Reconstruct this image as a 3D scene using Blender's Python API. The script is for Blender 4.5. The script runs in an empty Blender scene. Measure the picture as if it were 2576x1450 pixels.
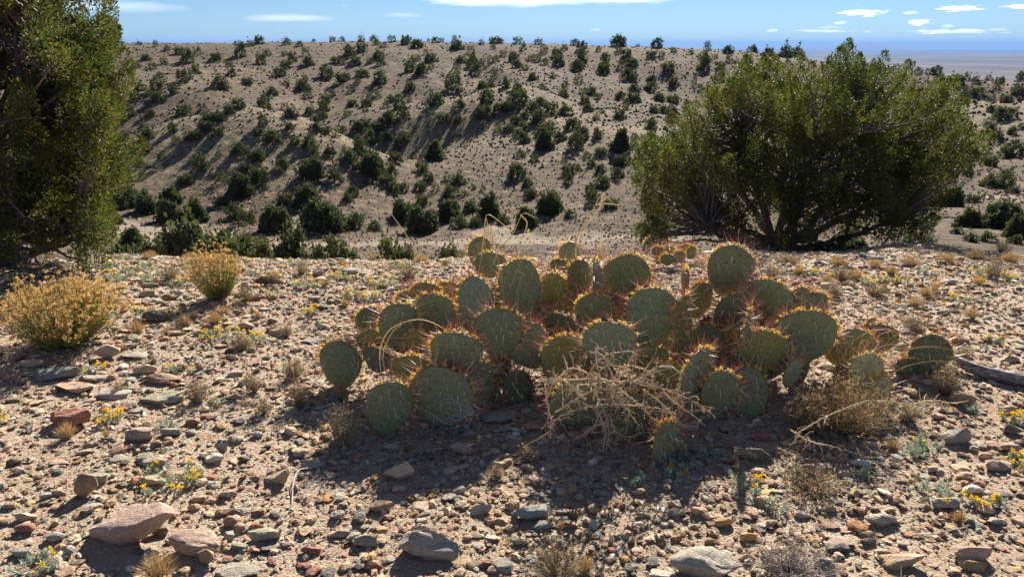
import bpy, bmesh, math, random
import numpy as np
from mathutils import Vector, Matrix

RAD = math.radians
scene = bpy.context.scene
COL = scene.collection
rng = np.random.default_rng(11)
random.seed(11)

# ------------------------------------------------------------------ camera
PITCH = RAD(19.48)          # degrees the camera looks below the horizon
FOC = 1716.0                # focal length in pixels of a 2576 wide frame
CAMZ = 1.5
cam_data = bpy.data.cameras.new("camera")
cam_data.sensor_width = 36.0
cam_data.lens = 36.0 * FOC / 2576.0
cam_data.clip_start = 0.05
cam_data.clip_end = 200000.0
cam = bpy.data.objects.new("camera", cam_data)
cam.location = (0, 0, CAMZ)
cam.rotation_euler = (math.pi / 2 - PITCH, 0, 0)
COL.objects.link(cam)
scene.camera = cam

# ------------------------------------------------------------------ light
SUN_AZ, SUN_EL = RAD(16.0), RAD(32.0)      # azimuth from +Y towards +X
world = bpy.data.worlds.new("World")
scene.world = world
world.use_nodes = True
wt = world.node_tree
for n in list(wt.nodes):
    wt.nodes.remove(n)

def N(tree, kind, **kw):
    n = tree.nodes.new(kind)
    for k, v in kw.items():
        setattr(n, k, v)
    return n

def M(tree, op, a, b=None, c=None, clamp=False):
    n = tree.nodes.new('ShaderNodeMath')
    n.operation = op
    n.use_clamp = clamp
    for i, v in enumerate((a, b, c)):
        if v is None:
            continue
        if isinstance(v, (int, float)):
            n.inputs[i].default_value = v
        else:
            tree.links.new(v, n.inputs[i])
    return n.outputs[0]

def mixc(tree, fac, a, b, blend='MIX'):
    n = tree.nodes.new('ShaderNodeMix')
    n.data_type = 'RGBA'
    n.blend_type = blend
    n.clamp_factor = True
    for idx, v in ((0, fac), (6, a), (7, b)):
        if isinstance(v, (int, float)):
            n.inputs[idx].default_value = v
        elif isinstance(v, (tuple, list)):
            n.inputs[idx].default_value = (*v[:3], 1)
        else:
            tree.links.new(v, n.inputs[idx])
    return n.outputs[2]

sky = N(wt, 'ShaderNodeTexSky', sky_type='NISHITA')
sky.sun_disc = False
sky.sun_elevation = SUN_EL
sky.sun_rotation = SUN_AZ
sky.altitude = 1700
sky.air_density = 1.0
sky.dust_density = 0.0
sky.ozone_density = 3.0
tc = N(wt, 'ShaderNodeTexCoord')
sep = N(wt, 'ShaderNodeSeparateXYZ')
wt.links.new(tc.outputs['Generated'], sep.inputs[0])
s_az = M(wt, 'ARCTAN2', sep.outputs[0], sep.outputs[1])
s_el = M(wt, 'ARCSINE', sep.outputs[2])
comb = N(wt, 'ShaderNodeCombineXYZ')
wt.links.new(M(wt, 'MULTIPLY', s_az, 14.0), comb.inputs[0])
wt.links.new(M(wt, 'MULTIPLY', s_el, 95.0), comb.inputs[1])
cn = N(wt, 'ShaderNodeTexNoise')
cn.inputs['Scale'].default_value = 1.0
cn.inputs['Detail'].default_value = 6
cn.inputs['Roughness'].default_value = 0.6
cn.inputs['Distortion'].default_value = 0.6
wt.links.new(comb.outputs[0], cn.inputs['Vector'])
cn2 = N(wt, 'ShaderNodeTexNoise')
cn2.inputs['Scale'].default_value = 4.0
cn2.inputs['Detail'].default_value = 5
wt.links.new(comb.outputs[0], cn2.inputs['Vector'])
# each cloud: centre (u, v) in the photograph, half sizes, density
CLOUDS = [(1290, 2, 230, 14, .9, 0), (1560, -4, 200, 12, .75, 0), (740, 46, 110, 9, .35, 0),
          (1000, -12, 260, 10, .3, 0), (250, 15, 160, 14, .3, 0), (1010, 38, 50, 6, .2, 0),
          (2168, 32, 46, 8, 1.0, 1), (2415, 21, 42, 6, 1.0, 1), (2560, 16, 26, 5, .9, 1),
          (2312, 57, 24, 6, .9, 1), (2290, 32, 16, 3, .7, 1), (2400, 79, 90, 5, .8, 1),
          (1942, 77, 12, 3, .6, 1), (2075, 78, 60, 3.5, .55, 1), (2115, 57, 16, 3, .6, 1),
          (2505, 75, 22, 4, .4, 1), (1500, 75, 15, 2, .5, 1), (2380, 65, 12, 3, .5, 1),
          (2085, 68, 26, 3, .3, 1), (2180, 80, 12, 2.5, .6, 1)]
total = None
for (cu, cv, hw, hh, dens, sharp) in CLOUDS:
    dx, dz, dy = (cu - 1288) / FOC, (725 - cv) / FOC, 1.0
    wy = dy * math.cos(PITCH) + dz * math.sin(PITCH)
    wz = -dy * math.sin(PITCH) + dz * math.cos(PITCH)
    a0, e0 = math.atan2(dx, wy), math.asin(wz / math.sqrt(dx * dx + wy * wy + wz * wz))
    ka = hw / FOC / 1.06
    ke = hh / FOC
    q = M(wt, 'POWER', M(wt, 'ABSOLUTE', M(wt, 'DIVIDE', M(wt, 'SUBTRACT', s_az, a0), ka)), 2.0)
    q2 = M(wt, 'POWER', M(wt, 'ABSOLUTE', M(wt, 'DIVIDE', M(wt, 'SUBTRACT', s_el, e0), ke)), 2.0)
    g = M(wt, 'EXPONENT', M(wt, 'MULTIPLY', M(wt, 'ADD', q, q2), -1.0))
    src = cn2.outputs[0] if sharp else cn.outputs[0]
    m = M(wt, 'ADD', M(wt, 'MULTIPLY', g, 1.25), M(wt, 'SUBTRACT', M(wt, 'MULTIPLY', src, 2.6 if sharp else 1.6), 1.85 if sharp else 1.2))
    m = M(wt, 'MULTIPLY', m, 3.0 if sharp else 1.2, clamp=True)
    m = M(wt, 'MULTIPLY', m, dens)
    total = m if total is None else M(wt, 'MAXIMUM', total, m)
# thin cirrus carries on above the frame, unseen, its cover set to fill shadows
hi = M(wt, 'MULTIPLY', M(wt, 'SUBTRACT', cn.outputs[0], 0.50), 1.4, clamp=True)
hi = M(wt, 'MULTIPLY', hi, M(wt, 'MULTIPLY', M(wt, 'SUBTRACT', s_el, 0.05), 3.0, clamp=True))
total = M(wt, 'MAXIMUM', total, hi)
SKY_TINT = (0.30, 0.375, 0.465)
skyc = mixc(wt, 1.0, sky.outputs[0], SKY_TINT, 'MULTIPLY')
cloudc = mixc(wt, total, skyc, (8.0, 8.2, 8.5))
bg = N(wt, 'ShaderNodeBackground')
bg.inputs['Strength'].default_value = 0.075
wt.links.new(cloudc, bg.inputs[0])
wo = N(wt, 'ShaderNodeOutputWorld')
wt.links.new(bg.outputs[0], wo.inputs[0])

sun_data = bpy.data.lights.new("sun", 'SUN')
sun_data.energy = 5.0
sun_data.angle = RAD(0.53)
sun_data.color = (1.0, 0.935, 0.83)
sun = bpy.data.objects.new("sun", sun_data)
COL.objects.link(sun)
sd = Vector((math.sin(SUN_AZ) * math.cos(SUN_EL), math.cos(SUN_AZ) * math.cos(SUN_EL), math.sin(SUN_EL)))
sun.rotation_euler = sd.to_track_quat('Z', 'Y').to_euler()
sun.location = (0, 0, 60)

scene.view_settings.view_transform = 'Standard'
scene.view_settings.look = 'None'
scene.view_settings.gamma = 1.0
scene.view_settings.use_curve_mapping = False
scene.view_settings.exposure = 1.5
scene.render.engine = 'CYCLES'
scene.cycles.max_bounces = 6
scene.cycles.volume_bounces = 0
scene.cycles.caustics_reflective = False
scene.cycles.caustics_refractive = False

# ------------------------------------------------------------------ helpers
CP, SP = math.cos(PITCH), math.sin(PITCH)

def ray(u, v):
    """direction through pixel (u,v) of the 2576x1450 picture, depth 1 on the camera axis"""
    dx, dz = (u - 1288) / FOC, (725 - v) / FOC
    return np.array([dx, CP + dz * SP, -SP + dz * CP])

def at(u, v, y):
    d = ray(u, v)
    t = y / d[1]
    return np.array([0, 0, CAMZ]) + d * t

def depth_of(p):
    return p[1] * CP + (CAMZ - p[2]) * SP

def project(P):
    P = np.asarray(P, float)
    z = P[..., 2] - CAMZ
    dep = P[..., 1] * CP - z * SP
    dep = np.where(dep > .05, dep, .05)
    up = P[..., 1] * SP + z * CP
    return 1288 + FOC * P[..., 0] / dep, 725 - FOC * up / dep, dep

def _hash(ix, iy, seed):
    h = (ix.astype(np.int64) * 374761393 + iy.astype(np.int64) * 668265263 + seed * 974634777) & 0x7fffffff
    h = ((h ^ (h >> 13)) * 1274126177) & 0x7fffffff
    return ((h ^ (h >> 16)) & 0xffff) / 65535.0

def vnoise(x, y, seed=0):
    ix, iy = np.floor(x), np.floor(y)
    fx, fy = x - ix, y - iy
    fx, fy = fx * fx * (3 - 2 * fx), fy * fy * (3 - 2 * fy)
    ix, iy = ix.astype(np.int64), iy.astype(np.int64)
    a, b = _hash(ix, iy, seed), _hash(ix + 1, iy, seed)
    c, d = _hash(ix, iy + 1, seed), _hash(ix + 1, iy + 1, seed)
    return (a * (1 - fx) + b * fx) * (1 - fy) + (c * (1 - fx) + d * fx) * fy - 0.5

def fbm(x, y, seed=0, octs=4):
    s, a = 0, 1.0
    for k in range(octs):
        s = s + a * vnoise(x * 2 ** k + 17.3 * k, y * 2 ** k - 9.1 * k, seed + k)
        a *= 0.5
    return s

# ------------------------------------------------------------------ terrain
FARC = [(640, 35), (590, 43), (500, 53), (430, 63), (340, 86), (250, 110), (180, 135)]
NEARC = [(2.5, 0), (4.0, 0.0), (4.6, -.03), (5.2, -.115), (6, -.34), (7, -.8), (9, -2.0), (13, -4.0), (20, -7.0), (27, -8.8)]
NEARM = NEARC[:5] + [(7, -.62), (9, -1.32), (13, -3.1), (20, -6.0)]
NEARR = [(2.5, 0), (4.0, 0.0), (5.2, -.04), (6, -.11), (7, -.30), (8.5, -.62), (14, -1.75)]
def far_right(top):
    return [(560, 22), (520, 35), (430, 58), (350, 80), (270, 108), (225, 128)]
COLUMNS = [   # u, near table, far (v, r) table, crest (v, r)
    (-1500, NEARC, FARC, (112, 168)), (-600, NEARC, FARC, (108, 168)),
    (200, NEARC, FARC, (103, 166)), (500, NEARC, FARC, (104, 166)), (700, NEARC, FARC, (102, 166)),
    (1000, NEARC, FARC, (101, 166)), (1250, NEARC, FARC, (103, 167)), (1450, NEARC, FARC, (108, 167)),
    (1650, NEARC, FARC, (116, 166)), (1850, NEARM, FARC, (126, 165)), (2020, NEARM, FARC[:-1] + [(205, 128)], (146, 160)),
    (2180, NEARM, [(600, 32), (520, 43), (430, 58), (350, 78), (270, 104), (215, 128)], (176, 152)),
    (2330, NEARR, far_right(0), (194, 146)), (2450, NEARR, far_right(0), (199, 144)),
    (2576, NEARR, far_right(0), (201, 144)), (3100, NEARR, far_right(0), (196, 146)), (4200, NEARR, far_right(0), (150, 150))]
LR0, LR1, NLR = math.log(2.0), math.log(60000.0), 900
LRG = np.linspace(LR0, LR1, NLR)
prof, azs = [], []
for (u, near, far, crest) in COLUMNS:
    rs, zs = [2.0], [0.0]
    dd = ray(u, 640)
    wid = min(1.28, math.hypot(dd[0], dd[1]) / dd[1]) if u < 2200 else 1.05
    wid = 1 + (wid - 1) * 1.08
    for r, z in near:
        rs.append(r * (wid if r < 14 else 1 + (wid - 1) * .5)); zs.append(z)
    for v, r in far + [crest]:
        d = ray(u, v)
        h = math.hypot(d[0], d[1])
        rs.append(r); zs.append(CAMZ + d[2] / h * r)
    zc = zs[-1]
    rc = rs[-1]
    tail = [(rc + 40, zc - .6), (rc + 140, zc - 3.5)]
    if u > 2150:    # a further mesa shows above the right hill
        tail = [(rc + 25, zc - 4), (230, zc - 10), (300, -13.2), (380, -12.2), (470, -16.0)]
    for r, z in tail:
        rs.append(r); zs.append(z)
    for r, z in ((900, -38), (2200, -120), (4000, -175), (60000, -175)):
        rs.append(r); zs.append(min(z, zs[-1]))
    zz = np.interp(LRG, np.log(rs), zs)
    k = np.hanning(23); k /= k.sum()
    sm = np.convolve(np.pad(zz, 11, mode='edge'), k, mode='valid')
    prof.append(sm)
    d = ray(u, 330)
    azs.append(math.atan2(d[0], d[1]))
flat = np.interp(LRG, np.log([2, 30, 200, 900, 2200, 4000, 60000]), [0, .3, 1, -38, -120, -175, -175])
prof = [flat] + prof + [flat]
azs = [-RAD(110)] + azs + [RAD(110)]
prof, azs = np.array(prof), np.array(azs)
# resample azimuth finely and smooth
AZG = np.radians(np.arange(-180, 180.01, 0.5))
PG = np.empty((len(AZG), NLR))
for j in range(NLR):
    PG[:, j] = np.interp(AZG, azs, prof[:, j])
k = np.hanning(13); k /= k.sum()
PP = np.vstack([PG[-7:-1], PG, PG[1:7]])
PG = sum(k[i] * PP[i:i + len(AZG)] for i in range(13)) if len(k) == 13 else PG

def gnd(u, v, r):
    d = ray(u, v)
    h = math.hypot(d[0], d[1])
    return d[0] / h * r, d[1] / h * r

BUMPS = []
for (u, v, r, hgt, rx, ry, ang) in [
        (680, 400, 66, 3.9, 12, 10, 0), (700, 330, 85, -3.4, 20, 7.5, 0), (420, 340, 84, -1.6, 12, 8, 0), (1150, 250, 112, -1.8, 14, 7, 0), (560, 430, 60, 1.2, 9, 7, 0), (830, 430, 60, 1.0, 8, 6, 0),
        (1250, 330, 92, 2.6, 16, 14, 0), (1330, 300, 104, 2.0, 12, 16, 0), (1560, 400, 74, 1.3, 12, 10, 0),
        (1000, 400, 76, -1.7, 5, 16, 0), (1060, 520, 52, -1.0, 3, 8, 0), (760, 300, 96, -1.4, 6, 14, .3),
        (1450, 330, 100, -1.8, 6, 18, -.3), (330, 300, 90, -1.0, 10, 8, 0), (480, 250, 108, 1.2, 9, 12, 0),
        (1700, 230, 120, -1.5, 5, 16, 0), (2450, 330, 90, 1.4, 14, 10, 0), (2560, 450, 60, .8, 10, 6, 0)]:
    x, y = gnd(u, v, r)
    BUMPS.append((x, y, hgt, rx, ry, ang))

def terrain(x, y):
    x = np.asarray(x, float); y = np.asarray(y, float)
    r = np.hypot(x, y)
    lr = np.clip(np.log(np.maximum(r, 2.001)), LR0, LR1 - 1e-6)
    az = np.clip(np.arctan2(x, y), AZG[0], AZG[-1] - 1e-6)
    fi = (az - AZG[0]) / (AZG[1] - AZG[0])
    fj = (lr - LR0) / (LRG[1] - LRG[0])
    i, j = fi.astype(int), fj.astype(int)
    a, b = fi - i, fj - j
    i1, j1 = np.minimum(i + 1, len(AZG) - 1), np.minimum(j + 1, NLR - 1)
    z = (PG[i, j] * (1 - a) + PG[i1, j] * a) * (1 - b) + (PG[i, j1] * (1 - a) + PG[i1, j1] * a) * b
    for (bx, by, h, rx, ry, ang) in BUMPS:
        dx, dy = x - bx, y - by
        c, s = math.cos(ang), math.sin(ang)
        z = z + h * np.exp(-((dx * c + dy * s) / rx) ** 2 - ((-dx * s + dy * c) / ry) ** 2)
    # relief by distance
    n1 = fbm(x * .55, y * .55, 3, 4) * .055
    n1 = n1 + fbm(x * 5, y * 5, 9, 3) * .012
    z = z + n1 * np.clip(1.2 - r / 60, 0, 1)
    wh = np.clip((r - 26) / 25, 0, 1) * np.clip((420 - r) / 150, 0, 1)
    g = fbm(x * .05, y * .022, 21, 4)                 # gullies run downhill, towards the wash
    ridge = np.abs(vnoise(x * .085 + g * 1.1, y * .018, 33))
    wob = fbm(x * .16, y * .1, 41, 3)
    up = np.clip((r - 80) / 40, 0.15, 1)
    crest = np.clip((158 - r) / 20, 0.12, 1)
    z = z + wh * (g * 1.3 * np.clip((r - 30) / 50, .2, 1) + (ridge - .2) * 4.8 * up + wob * .5) * crest
    z = z + np.clip((r - 230) / 200, 0, 1) * fbm(x * .008, y * .008, 55, 4) * np.clip((r - 200) / 160, 0, 9) * np.clip((5000 - r) / 3000, 0, 1)
    return z

def ground_hit(u, v, rmin=0.8, rmax=400.0):
    """where the line of sight through (u,v) meets the ground"""
    d = ray(u, v)
    h = math.hypot(d[0], d[1])
    rr = np.exp(np.linspace(math.log(rmin), math.log(rmax), 2600))
    z = CAMZ + d[2] / h * rr
    t = terrain(d[0] / h * rr, d[1] / h * rr)
    below = np.nonzero(z <= t)[0]
    if len(below) == 0:
        k = int(np.argmin(np.where(rr > 60, z - t, 99)))
    else:
        k = int(below[0])
        if k > 0:
            w = (z[k - 1] - t[k - 1]) / max(1e-9, (z[k - 1] - t[k - 1]) + (t[k] - z[k]))
            r_ = rr[k - 1] + (rr[k] - rr[k - 1]) * w
            x, y = d[0] / h * r_, d[1] / h * r_
            return np.array([x, y, float(terrain(x, y))])
    x, y = d[0] / h * rr[k], d[1] / h * rr[k]
    return np.array([x, y, float(terrain(x, y))])

# ------------------------------------------------------------------ mesh building
def build(name, verts, faces, mats=(), parent=None, midx=None, col=None, smooth=False, link=True, kind=None):
    """faces: list of (n,k) int arrays; midx: one material index per array; col: (nv,3) vertex colours"""
    me = bpy.data.meshes.new(name)
    verts = np.ascontiguousarray(verts, dtype=np.float32)
    if isinstance(faces, np.ndarray):
        faces = [faces]
    faces = [np.asarray(f, np.int32) for f in faces if len(f)]
    me.vertices.add(len(verts))
    me.vertices.foreach_set('co', verts.ravel())
    loops = np.concatenate([f.ravel() for f in faces])
    sizes = np.concatenate([np.full(len(f), f.shape[1], np.int32) for f in faces])
    starts = np.concatenate([[0], np.cumsum(sizes)[:-1]]).astype(np.int32)
    me.loops.add(len(loops))
    me.loops.foreach_set('vertex_index', loops)
    me.polygons.add(len(sizes))
    me.polygons.foreach_set('loop_start', starts)
    me.polygons.foreach_set('loop_total', sizes)
    if midx is not None:
        mi = np.concatenate([np.full(len(f), m, np.int32) if np.isscalar(m) else np.asarray(m, np.int32) for f, m in zip(faces, midx)])
        me.polygons.foreach_set('material_index', mi)
    me.polygons.foreach_set('use_smooth', np.full(len(sizes), bool(smooth)))
    if col is not None:
        ca = me.color_attributes.new('tone', 'FLOAT_COLOR', 'POINT')
        cc = np.ones((len(verts), 4), np.float32)
        cc[:, :3] = col
        ca.data.foreach_set('color', cc.ravel())
    for m in mats:
        me.materials.append(m)
    me.update()
    me.validate()
    if not link:
        return me
    return put(name, me, parent, kind)

def put(name, me, parent=None, kind=None, loc=None):
    o = bpy.data.objects.new(name, me)
    COL.objects.link(o)
    if parent is not None:
        o.parent = parent
    if kind:
        o['kind'] = kind
    if loc is not None:
        o.location = loc
    return o

def thing(name, label, cat, loc, group=None, rz=0):
    o = bpy.data.objects.new(name, None)
    o.empty_display_size = .05
    COL.objects.link(o)
    o.location = tuple(float(c) for c in loc)
    o.rotation_euler = (0, 0, rz)
    o['label'] = label
    o['category'] = cat
    if group:
        o['group'] = group
    return o

def tag(o, label, cat, group=None):
    o['label'] = label
    o['category'] = cat
    if group:
        o['group'] = group
    return o

class Bag:
    """collects geometry of triangles and quads"""
    def __init__(s):
        s.v, s.t, s.q, s.c, s.n = [], [], [], [], 0
        s.tm, s.qm = [], []
    def add(s, v, tris=None, quads=None, col=None, mat=0):
        v = np.asarray(v, float)
        s.v.append(v)
        if tris is not None and len(tris):
            s.t.append(np.asarray(tris) + s.n); s.tm.append(np.full(len(tris), mat))
        if quads is not None and len(quads):
            s.q.append(np.asarray(quads) + s.n); s.qm.append(np.full(len(quads), mat))
        if col is None:
            col = (1, 1, 1)
        s.c.append(np.broadcast_to(np.asarray(col, float), v.shape).copy())
        s.n += len(v)
    def obj(s, name, mats, parent=None, origin=(0, 0, 0), **kw):
        v = np.vstack(s.v) - np.asarray(origin)
        fs, ms = [], []
        if s.t: fs.append(np.vstack(s.t)); ms.append(np.concatenate(s.tm))
        if s.q: fs.append(np.vstack(s.q)); ms.append(np.concatenate(s.qm))
        return build(name, v, fs, mats, parent, midx=ms, col=np.vstack(s.c), **kw)

def unit(v):
    v = np.asarray(v, float)
    return v / np.maximum(np.linalg.norm(v, axis=-1, keepdims=True), 1e-9)

def tube(bag, pts, radii, sides=5, col=(1, 1, 1), mat=0):
    pts = np.asarray(pts, float)
    n = len(pts)
    radii = np.broadcast_to(np.asarray(radii, float), (n,)) if np.ndim(radii) == 0 else np.asarray(radii, float)
    tan = np.gradient(pts, axis=0)
    tan = unit(tan)
    ref = np.array([0.3, 0.1, 1.0]) if abs(tan[0][2]) < .8 else np.array([1.0, .2, 0])
    a = unit(np.cross(tan, ref)); b = np.cross(tan, a)
    th = np.arange(sides) / sides * 2 * math.pi
    v = pts[:, None, :] + radii[:, None, None] * (a[:, None, :] * np.cos(th)[None, :, None] + b[:, None, :] * np.sin(th)[None, :, None])
    i = np.arange(n - 1)[:, None] * sides
    j = np.arange(sides)[None, :]
    q = np.stack([i + j, i + (j + 1) % sides, i + sides + (j + 1) % sides, i + sides + j], -1).reshape(-1, 4)
    bag.add(v.reshape(-1, 3), quads=q, col=col, mat=mat)

def bez(p0, p1, p2, n=8):
    t = np.linspace(0, 1, n)[:, None]
    return (1 - t) ** 2 * np.asarray(p0) + 2 * t * (1 - t) * np.asarray(p1) + t * t * np.asarray(p2)

def smooth_path(pts, n=24):
    pts = np.asarray(pts, float)
    if len(pts) < 3:
        t = np.linspace(0, 1, n)[:, None]
        return pts[0] * (1 - t) + pts[-1] * t
    P = np.vstack([2 * pts[0] - pts[1], pts, 2 * pts[-1] - pts[-2]])
    out = []
    segs = len(pts) - 1
    m = max(2, n // segs)
    for k in range(segs):
        a, b, c, d = P[k:k + 4]
        t = np.linspace(0, 1, m, endpoint=(k == segs - 1))[:, None]
        out.append(.5 * ((2 * b) + (c - a) * t + (2 * a - 5 * b + 4 * c - d) * t ** 2 + (3 * b - a - 3 * c + d) * t ** 3))
    return np.vstack(out)

def blades(bag, base, d, length, width, col, mat=0, droop=0.0):
    """many thin pointed leaves: base (n,3), d (n,3) unit directions; diamonds of two triangles, folded at the midrib"""
    n = len(base)
    length = np.broadcast_to(length, (n,))[:, None]
    width = np.broadcast_to(width, (n,))[:, None]
    side = unit(np.cross(d, rng.normal(size=(n, 3))))
    up = np.cross(side, d)
    mid = base + d * length * .5
    tip = base + d * length + np.array([0, 0, -1.0]) * length * droop
    v = np.stack([base, mid + side * width * .5 + up * width * .12, tip, mid - side * width * .5 + up * width * .12], 1)
    q = np.arange(n)[:, None] * 4 + np.array([0, 1, 2, 3])
    t = np.vstack([q[:, [0, 1, 2]], q[:, [0, 2, 3]]])
    col = np.broadcast_to(np.asarray(col, float), (n, 3))
    bag.add(v.reshape(-1, 3), tris=t, col=np.repeat(col, 4, 0), mat=mat)

def hairs(bag, base, tip, w, col, mat=0):
    """needles: three-sided slim pyramids from base to tip"""
    n = len(base)
    d = unit(tip - base)
    a = unit(np.cross(d, rng.normal(size=(n, 3)))); b = np.cross(d, a)
    w = np.broadcast_to(w, (n,))[:, None]
    v = np.stack([base + a * w, base + (-.5 * a + .87 * b) * w, base + (-.5 * a - .87 * b) * w, tip], 1)
    q = np.arange(n)[:, None] * 4
    t = np.vstack([q + [0, 1, 3], q + [1, 2, 3], q + [2, 0, 3]])
    col = np.broadcast_to(np.asarray(col, float), (n, 3))
    bag.add(v.reshape(-1, 3), tris=t, col=np.repeat(col, 4, 0), mat=mat)
# ------------------------------------------------------------------ materials
def new_mat(name):
    m = bpy.data.materials.new(name)
    m.use_nodes = True
    t = m.node_tree
    for n in list(t.nodes):
        t.nodes.remove(n)
    out = N(t, 'ShaderNodeOutputMaterial')
    return m, t, out

def noise(t, scale, detail=4, vec=None, rough=.55, dist=0.0):
    n = N(t, 'ShaderNodeTexNoise')
    n.inputs['Scale'].default_value = scale
    n.inputs['Detail'].default_value = detail
    n.inputs['Roughness'].default_value = rough
    n.inputs['Distortion'].default_value = dist
    if vec is not None:
        t.links.new(vec, n.inputs['Vector'])
    return n.outputs[0]

def ramp(t, fac, stops):
    n = N(t, 'ShaderNodeValToRGB')
    els = n.color_ramp.elements
    while len(els) < len(stops):
        els.new(.5)
    for e, (p, c) in zip(els, stops):
        e.position = p
        e.color = (*c, 1) if len(c) == 3 else c
    t.links.new(fac, n.inputs[0])
    return n.outputs[0]

def step(t, v, lo, hi):
    n = N(t, 'ShaderNodeMapRange')
    n.interpolation_type = 'SMOOTHSTEP'
    t.links.new(v, n.inputs[0])
    n.inputs[1].default_value = lo
    n.inputs[2].default_value = hi
    return n.outputs[0]

def bump(t, h, strength, dist):
    n = N(t, 'ShaderNodeBump')
    n.inputs['Strength'].default_value = strength
    n.inputs['Distance'].default_value = dist
    t.links.new(h, n.inputs['Height'])
    return n.outputs[0]

def principled(t, out, col, rough=.9, normal=None, spec=.25):
    p = N(t, 'ShaderNodeBsdfPrincipled')
    p.inputs['Roughness'].default_value = rough
    p.inputs['Specular IOR Level'].default_value = spec
    if isinstance(col, tuple):
        p.inputs['Base Color'].default_value = (*col, 1)
    else:
        t.links.new(col, p.inputs['Base Color'])
    if normal is not None:
        t.links.new(normal, p.inputs['Normal'])
    t.links.new(p.outputs[0], out.inputs[0])
    return p

def leafy(name, trans=.35, rough=.6, tint=(1, 1, 1), glow=(1.25, 1.25, .6), spec=.08):
    """thin plant matter coloured by the 'tone' attribute, with light coming through it"""
    m, t, out = new_mat(name)
    a = N(t, 'ShaderNodeAttribute', attribute_name='tone')
    c = mixc(t, 1.0, a.outputs[0], tint, 'MULTIPLY')
    p = N(t, 'ShaderNodeBsdfPrincipled')
    p.inputs['Roughness'].default_value = rough
    p.inputs['Specular IOR Level'].default_value = spec
    t.links.new(c, p.inputs['Base Color'])
    tr = N(t, 'ShaderNodeBsdfTranslucent')
    t.links.new(mixc(t, 1.0, c, glow, 'MULTIPLY'), tr.inputs[0])
    mx = N(t, 'ShaderNodeMixShader')
    mx.inputs[0].default_value = trans
    t.links.new(p.outputs[0], mx.inputs[1])
    t.links.new(tr.outputs[0], mx.inputs[2])
    t.links.new(mx.outputs[0], out.inputs[0])
    return m

MAT = {}
# --- soil near the camera
m, t, out = new_mat('soil')
geo = N(t, 'ShaderNodeNewGeometry')
P = geo.outputs['Position']
n1 = noise(t, 1.3, 5, P); n2 = noise(t, 22, 5, P); n3 = noise(t, 160, 4, P, .7)
c = ramp(t, n1, [(.3, (.265, .205, .145)), (.5, (.35, .28, .20)), (.72, (.44, .36, .265))])
c = mixc(t, step(t, n2, .42, .62), c, (.36, .24, .16))
c = mixc(t, M(t, 'MULTIPLY', step(t, n3, .52, .68), .55), c, (.56, .45, .33))
c = mixc(t, M(t, 'MULTIPLY', step(t, n3, .46, .34), .5), c, (.16, .095, .06))
vor = N(t, 'ShaderNodeTexVoronoi')
vor.inputs['Scale'].default_value = 90
t.links.new(P, vor.inputs['Vector'])
hh = M(t, 'ADD', M(t, 'MULTIPLY', n3, .7), M(t, 'ADD', M(t, 'MULTIPLY', vor.outputs['Distance'], -.5), n2))
principled(t, out, c, .95, bump(t, hh, .9, .012))
MAT['soil'] = m

# --- hillsides
m, t, out = new_mat('hill_soil')
geo = N(t, 'ShaderNodeNewGeometry')
P = geo.outputs['Position']
n1 = noise(t, .035, 5, P); n2 = noise(t, .3, 6, P, .65); n3 = noise(t, 1.5, 6, P, .78); n4 = noise(t, .11, 4, P)
c = ramp(t, n1, [(.3, (.084, .060, .046)), (.5, (.106, .079, .057)), (.7, (.136, .103, .069))])
c = mixc(t, M(t, 'MULTIPLY', step(t, n4, .55, .75), .7), c, (.25, .195, .125))
c = mixc(t, M(t, 'MULTIPLY', step(t, n2, .55, .72), .55), c, (.16, .095, .074))
c = mixc(t, M(t, 'MULTIPLY', step(t, n2, .42, .30), .6), c, (.26, .205, .16))
c = mixc(t, M(t, 'MULTIPLY', step(t, n3, .49, .57), .8), c, (.062, .050, .036))
c = mixc(t, M(t, 'MULTIPLY', step(t, n3, .45, .38), .7), c, (.245, .19, .13))
# pale grassy knolls
for (ku, kv, kr, ks) in ((680, 400, 64, 13), (1230, 330, 88, 17), (1560, 400, 72, 12), (2450, 330, 88, 14), (560, 430, 58, 9)):
    kx, ky = gnd(ku, kv, kr)
    vd = N(t, 'ShaderNodeVectorMath', operation='DISTANCE')
    t.links.new(P, vd.inputs[0]); vd.inputs[1].default_value = (kx, ky, float(terrain(kx, ky)))
    k_ = step(t, M(t, 'ADD', vd.outputs['Value'], M(t, 'MULTIPLY', n4, 9.0)), ks + 6.0, ks - 3.0)
    c = mixc(t, M(t, 'MULTIPLY', k_, .5), c, mixc(t, step(t, n3, .42, .58), (.28, .232, .145), (.14, .115, .078)))
# the dry wash on the valley floor
sx = N(t, 'ShaderNodeSeparateXYZ'); t.links.new(P, sx.inputs[0])
rr = M(t, 'SQRT', M(t, 'ADD', M(t, 'POWER', sx.outputs[0], 2.0), M(t, 'POWER', sx.outputs[1], 2.0)))
wsh = M(t, 'ABSOLUTE', M(t, 'SUBTRACT', rr, M(t, 'ADD', M(t, 'MULTIPLY', n4, 26.0), 28.5)))
c = mixc(t, M(t, 'MULTIPLY', step(t, wsh, 3.2, 1.2), .5), c, (.32, .26, .20))
hh = M(t, 'ADD', M(t, 'MULTIPLY', n3, .35), M(t, 'MULTIPLY', n2, 1.2))
principled(t, out, c, 1.0, bump(t, hh, .9, .5), .1)
MAT['hill'] = m

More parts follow.
